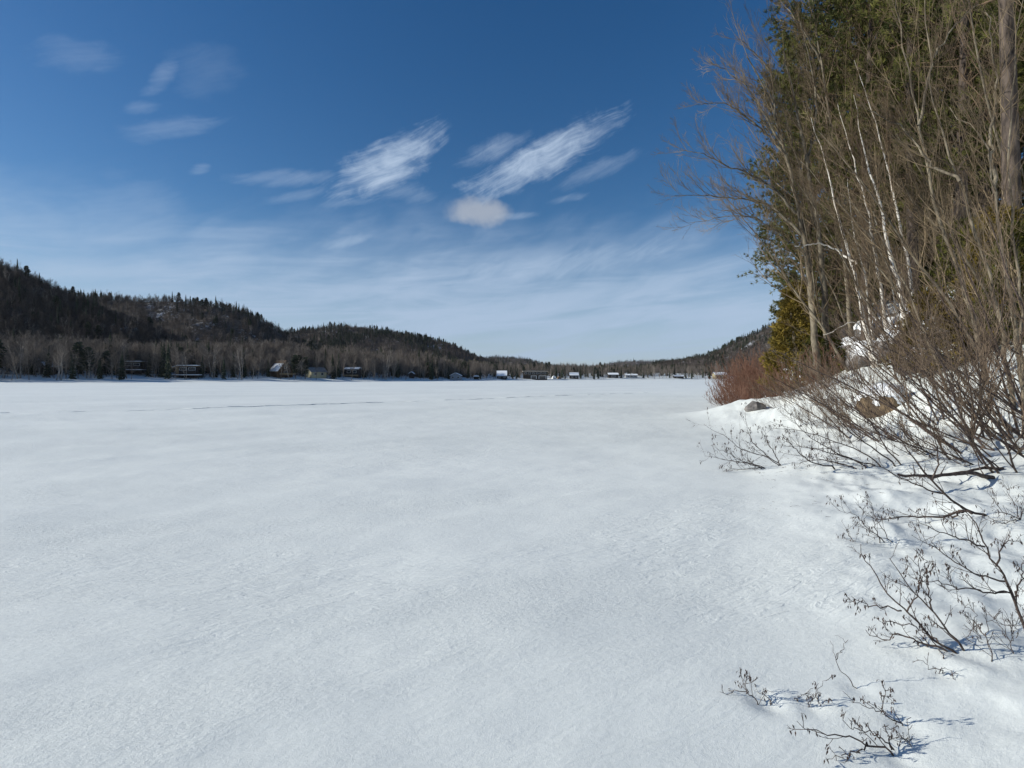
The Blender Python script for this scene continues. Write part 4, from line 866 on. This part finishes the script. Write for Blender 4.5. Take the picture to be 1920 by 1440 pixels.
near_alder('tall alder arching in from the bank with bare wide-set branches', (1925, 1192),
    [[(1925, 1190), (1917, 1155), (1898, 1117), (1884, 1088), (1866, 1059), (1849, 1030), (1837, 1003), (1826, 975), (1800, 950)], [(1884, 1090), (1852, 1083), (1814, 1068), (1776, 1041), (1750, 1027), (1709, 1003)], [(1895, 1112), (1866, 1110), (1822, 1104), (1787, 1099), (1761, 1091), (1723, 1089)],
     [(1846, 1025), (1808, 1012), (1764, 995), (1720, 980)], [(1900, 1120), (1912, 1090), (1918, 1060), (1925, 1050)], [(1868, 1062), (1876, 1035), (1890, 1015), (1915, 1020)]], 506, .011, (9, 4), (.24, .42), size=.026, csel=.42)
near_alder('alder with several straight rising stems and clustered catkins in open snow', (1800, 1224),
    [[(1814, 1226), (1785, 1190), (1761, 1164), (1741, 1140), (1717, 1114), (1697, 1091), (1680, 1065), (1668, 1047)], [(1785, 1219), (1758, 1205), (1729, 1181), (1706, 1155), (1685, 1132), (1662, 1108), (1647, 1085), (1630, 1062), (1615, 1041), (1614, 1020)],
     [(1770, 1216), (1735, 1205), (1700, 1194), (1677, 1193), (1662, 1199), (1639, 1194), (1623, 1181)], [(1767, 1221), (1735, 1222), (1700, 1222), (1677, 1221), (1658, 1216)], [(1745, 1142), (1742, 1110), (1736, 1070), (1733, 1040)], [(1700, 1148), (1720, 1115), (1724, 1080), (1722, 1040)],
     [(1690, 1145), (1655, 1138), (1622, 1134), (1586, 1126)], [(1760, 1206), (1725, 1180), (1690, 1170), (1650, 1165)]], 507, .0085, (9, 3), (.18, .45), size=.026, csel=.55)
near_alder('grey twiggy sprout rising from snow beside the straight-stemmed alder', (1858, 1242), [[(1858, 1240), (1850, 1210), (1848, 1190), (1858, 1165), (1870, 1150)], [(1848, 1192), (1830, 1170), (1826, 1150), (1800, 1130), (1780, 1110)], [(1843, 1205), (1832, 1185), (1826, 1165)]], 508, .004, (8, 3), (.26, .42), size=.02, csel=.2)
near_alder('low forked sprout at the snowy verge beneath the arching alder', (1900, 1228), [[(1902, 1230), (1893, 1200), (1882, 1175), (1865, 1160)], [(1893, 1200), (1900, 1180), (1912, 1168)], [(1905, 1196), (1912, 1170), (1920, 1150)]], 509, .0035, (7, 3), (.28, .42), size=.018, csel=.15)
near_alder('bare Y-shaped twig standing alone in the snow', (1604, 1290), [[(1604, 1289), (1584, 1264), (1567, 1238), (1556, 1201)], [(1567, 1238), (1576, 1218), (1581, 1206), (1576, 1197), (1566, 1192)]], 510, .0038, (1, 1), (.10, .4), cat=0, dspread=.05, name='alder_twig')
near_alder('arched sprig with dark catkins poking out of smooth snow', (1444, 1322), [[(1444, 1319), (1432, 1302), (1415, 1296)], [(1418, 1313), (1403, 1300), (1390, 1295), (1373, 1296), (1349, 1297)], [(1402, 1299), (1400, 1285), (1399, 1268)]], 511, .0042, (5, 2), (.28, .42), size=.021, csel=.8, dspread=.08)
near_alder('tiny upright sprig between the arched sprig and the twig clump', (1511, 1327), [[(1511, 1326), (1524, 1307), (1541, 1285), (1549, 1276)], [(1522, 1309), (1512, 1300), (1503, 1304)], [(1540, 1322), (1550, 1312), (1556, 1318)]], 512, .0036, (4, 2), (.26, .4), size=.022, csel=.8, dspread=.06)
near_alder('half-buried alder branch spreading flat over the snow with catkins', (1676, 1418), [[(1679, 1424), (1668, 1404), (1627, 1395), (1593, 1384), (1567, 1375), (1528, 1373), (1507, 1367), (1494, 1352)], [(1670, 1402), (1649, 1380), (1619, 1371), (1584, 1354), (1576, 1337)], [(1627, 1397), (1610, 1410), (1580, 1416), (1552, 1423)], [(1672, 1406), (1668, 1380), (1660, 1360)]],
    513, .0062, (7, 3), (.2, .42), size=.022, csel=.4, dspread=.12)
near_alder('thin leaning alder sprig just behind the half-buried branch', (1690, 1360), [[(1690, 1358), (1666, 1343), (1644, 1332), (1619, 1324), (1593, 1313)], [(1653, 1335), (1655, 1302), (1660, 1284)]], 514, .0046, (6, 2), (.22, .42), size=.022, csel=.5, dspread=.1)
near_alder('short curled sprig beside the half-buried alder branch', (1708, 1404), [[(1712, 1402), (1706, 1390), (1716, 1376)], [(1706, 1391), (1700, 1380)]], 515, .003, (3, 2), (.3, .4), size=.018, csel=.5, dspread=.03)
near_alder('single low sprig lying near the straight-stemmed alder', (1766, 1264), [[(1766, 1262), (1745, 1248), (1718, 1232)], [(1762, 1262), (1776, 1254), (1782, 1258)]], 516, .0035, (4, 2), (.2, .4), size=.018, csel=.3, dspread=.05)
near_alder('catkin-dotted alder twigs at the bank edge behind the arching alder', (1910, 975), [[(1912, 972), (1905, 950), (1890, 925), (1880, 900)], [(1908, 970), (1885, 962), (1865, 940), (1850, 920)], [(1915, 972), (1925, 945), (1930, 920)], [(1908, 974), (1880, 982), (1860, 972)]], 517, .006, (9, 3), (.28, .42), size=.026, csel=.5)
def fallen(lab, pts, r, seed, extra=()):
    b = hit(*pts[-1]); t = thing('fallen_branch', lab, 'branch', b); rng = np.random.default_rng(seed); g = Geo()
    P = spline(np.array([px(u, v, b[1] - .5 * (1 - i / (len(pts) - 1))) for i, (u, v) in enumerate(pts)]) - b, 14); P[:, 2] = np.maximum(P[:, 2], [float(H(p[0] + b[0], p[1] + b[1])) - b[2] + r * .6 for p in P])
    P[1:-1] += rng.normal(0, r * .25, (13, 3)); R = r * np.linspace(.55, 1.1, 15); g.tube(P[None], R[None], 7); st = obj('stem', g.mesh('stem', 'alder_bark'), t)
    g2 = Geo(); S, D, L, q = spawn(rng, P[None], R[None], 5, .1, .9, .6, .2, .22, .2, .5, (-1, 0, .5), .8); P1, R1 = walk(rng, S, D, L, np.clip(q, .004, .01), np.full(len(L), .003), 5, .12, .02); g2.tube(P1, R1, 4); obj('twigs', g2.mesh('twigs', 'alder_bark'), st, kind='stuff')
fallen('dark fallen branch lying on the snow below the alder thicket', [(1684, 890), (1752, 893), (1817, 886), (1862, 898)], .027, 521)
fallen('second fallen branch tilted across the lying one', [(1740, 896), (1790, 888), (1840, 878), (1880, 880)], .02, 522)
print('near', time.time() - T0)

# ------------------------------------------------------------------ details on the ice
def crack():
    rng = np.random.default_rng(61); pts = [(-260, 786), (0, 775), (150, 772), (330, 768), (450, 763), (600, 758), (760, 753), (900, 748), (1000, 744), (1100, 740), (1230, 735)]
    G = np.array([(px(u, v, EYE * F / (v - V0))[0], EYE * F / (v - V0)) for u, v in pts]); n = 900
    c = spline(np.concatenate([G, np.zeros((len(G), 1))], 1), n)[:, :2]; c += np.stack([fbm(np.arange(n + 1) * .05, np.zeros(n + 1), 3), fbm(np.arange(n + 1) * .05, np.ones(n + 1) * 9, 3)], 1) * .35
    tg = nrm(np.gradient(c, axis=0)); nn = np.stack([tg[:, 1], -tg[:, 0]], 1)            # towards the camera side
    s = np.linspace(0, 1, n + 1); gate = np.clip(.30 + 1.5 * fbm(s * 26, s * 0, 4) + .55 * np.exp(-((s - .30) / .10) ** 2) + .3 * np.exp(-((s - .62) / .12) ** 2), 0, 1) * (s < .97)
    hgt = .046 * gate * rng.uniform(.7, 1.2, n + 1); wd = .9 + .4 * rng.random(n + 1)
    rows = []
    for off, hh in ((-1.6, -.03), (-.5, .55), (0.0, 1.0), (.05, .9), (.07, -.6)):
        q = c + nn * (off * wd)[:, None]; rows.append(np.stack([q[:, 0], q[:, 1], H(q[:, 0], q[:, 1]) + np.where(hh > 0, hgt * hh, hh * .3) - .004], 1))
    obj('snow_ledge', mesh_from('snow_ledge', np.concatenate(rows), [grid_faces(5, n + 1)], False, 'snow'), label='long broken wind-cut snow ledge running across the frozen lake', category='snow ledge')
crack()
def litter():
    rng = np.random.default_rng(71); y = rng.uniform(4.8, 19, 2600); x = edge_x(y) + np.abs(rng.normal(1.5, 2.0, 2600)) - .2; k = rng.random(2600) < np.clip(.25 + 1.2 * fbm(x * .5, y * .5, 3) + .12 * (y > 8), 0, 1); x, y = x[k], y[k]
    n = len(x); a = rng.random(n) * 6.283; L = rng.uniform(.012, .07, n) * (1 + .03 * y); D = np.stack([np.cos(a), np.sin(a), rng.normal(.05, .12, n)], 1); S = np.stack([x, y, H(x, y) + .002], 1)
    P, Rr = walk(rng, S, D, L, rng.uniform(.0010, .0026, n), np.full(n, .0008), 2, .12); g = Geo(); g.tube(P, Rr, 3)
    obj('twig_litter', g.mesh('twig_litter', 'alder_bark'), kind='stuff', label='scattered bits of bark and broken twigs on the bank snow', category='litter')
litter()
def haze():
    m = bpy.data.materials.new('valley_air'); m.use_nodes = True; nt = m.node_tree; nt.nodes.clear()
    o = nt.nodes.new('ShaderNodeOutputMaterial'); v = nt.nodes.new('ShaderNodeVolumePrincipled')
    v.inputs['Color'].default_value = (0.80, 0.88, 1.0, 1); v.inputs['Density'].default_value = 0.000035; v.inputs['Anisotropy'].default_value = 0.2
    nt.links.new(v.outputs[0], o.inputs['Volume']); MATS['air'] = m
    g = Geo(); bx(g, (0, 0, 97), (7600, 7600, 212)); obj('haze', g.mesh('haze', 'air', smooth=False), kind='stuff', label='thin pale winter air filling the valley', category='haze')
haze()
print('done', time.time() - T0, 'tris', sum(len(m.loop_triangles) if m.loop_triangles else len(m.polygons) * 2 for m in bpy.data.meshes))
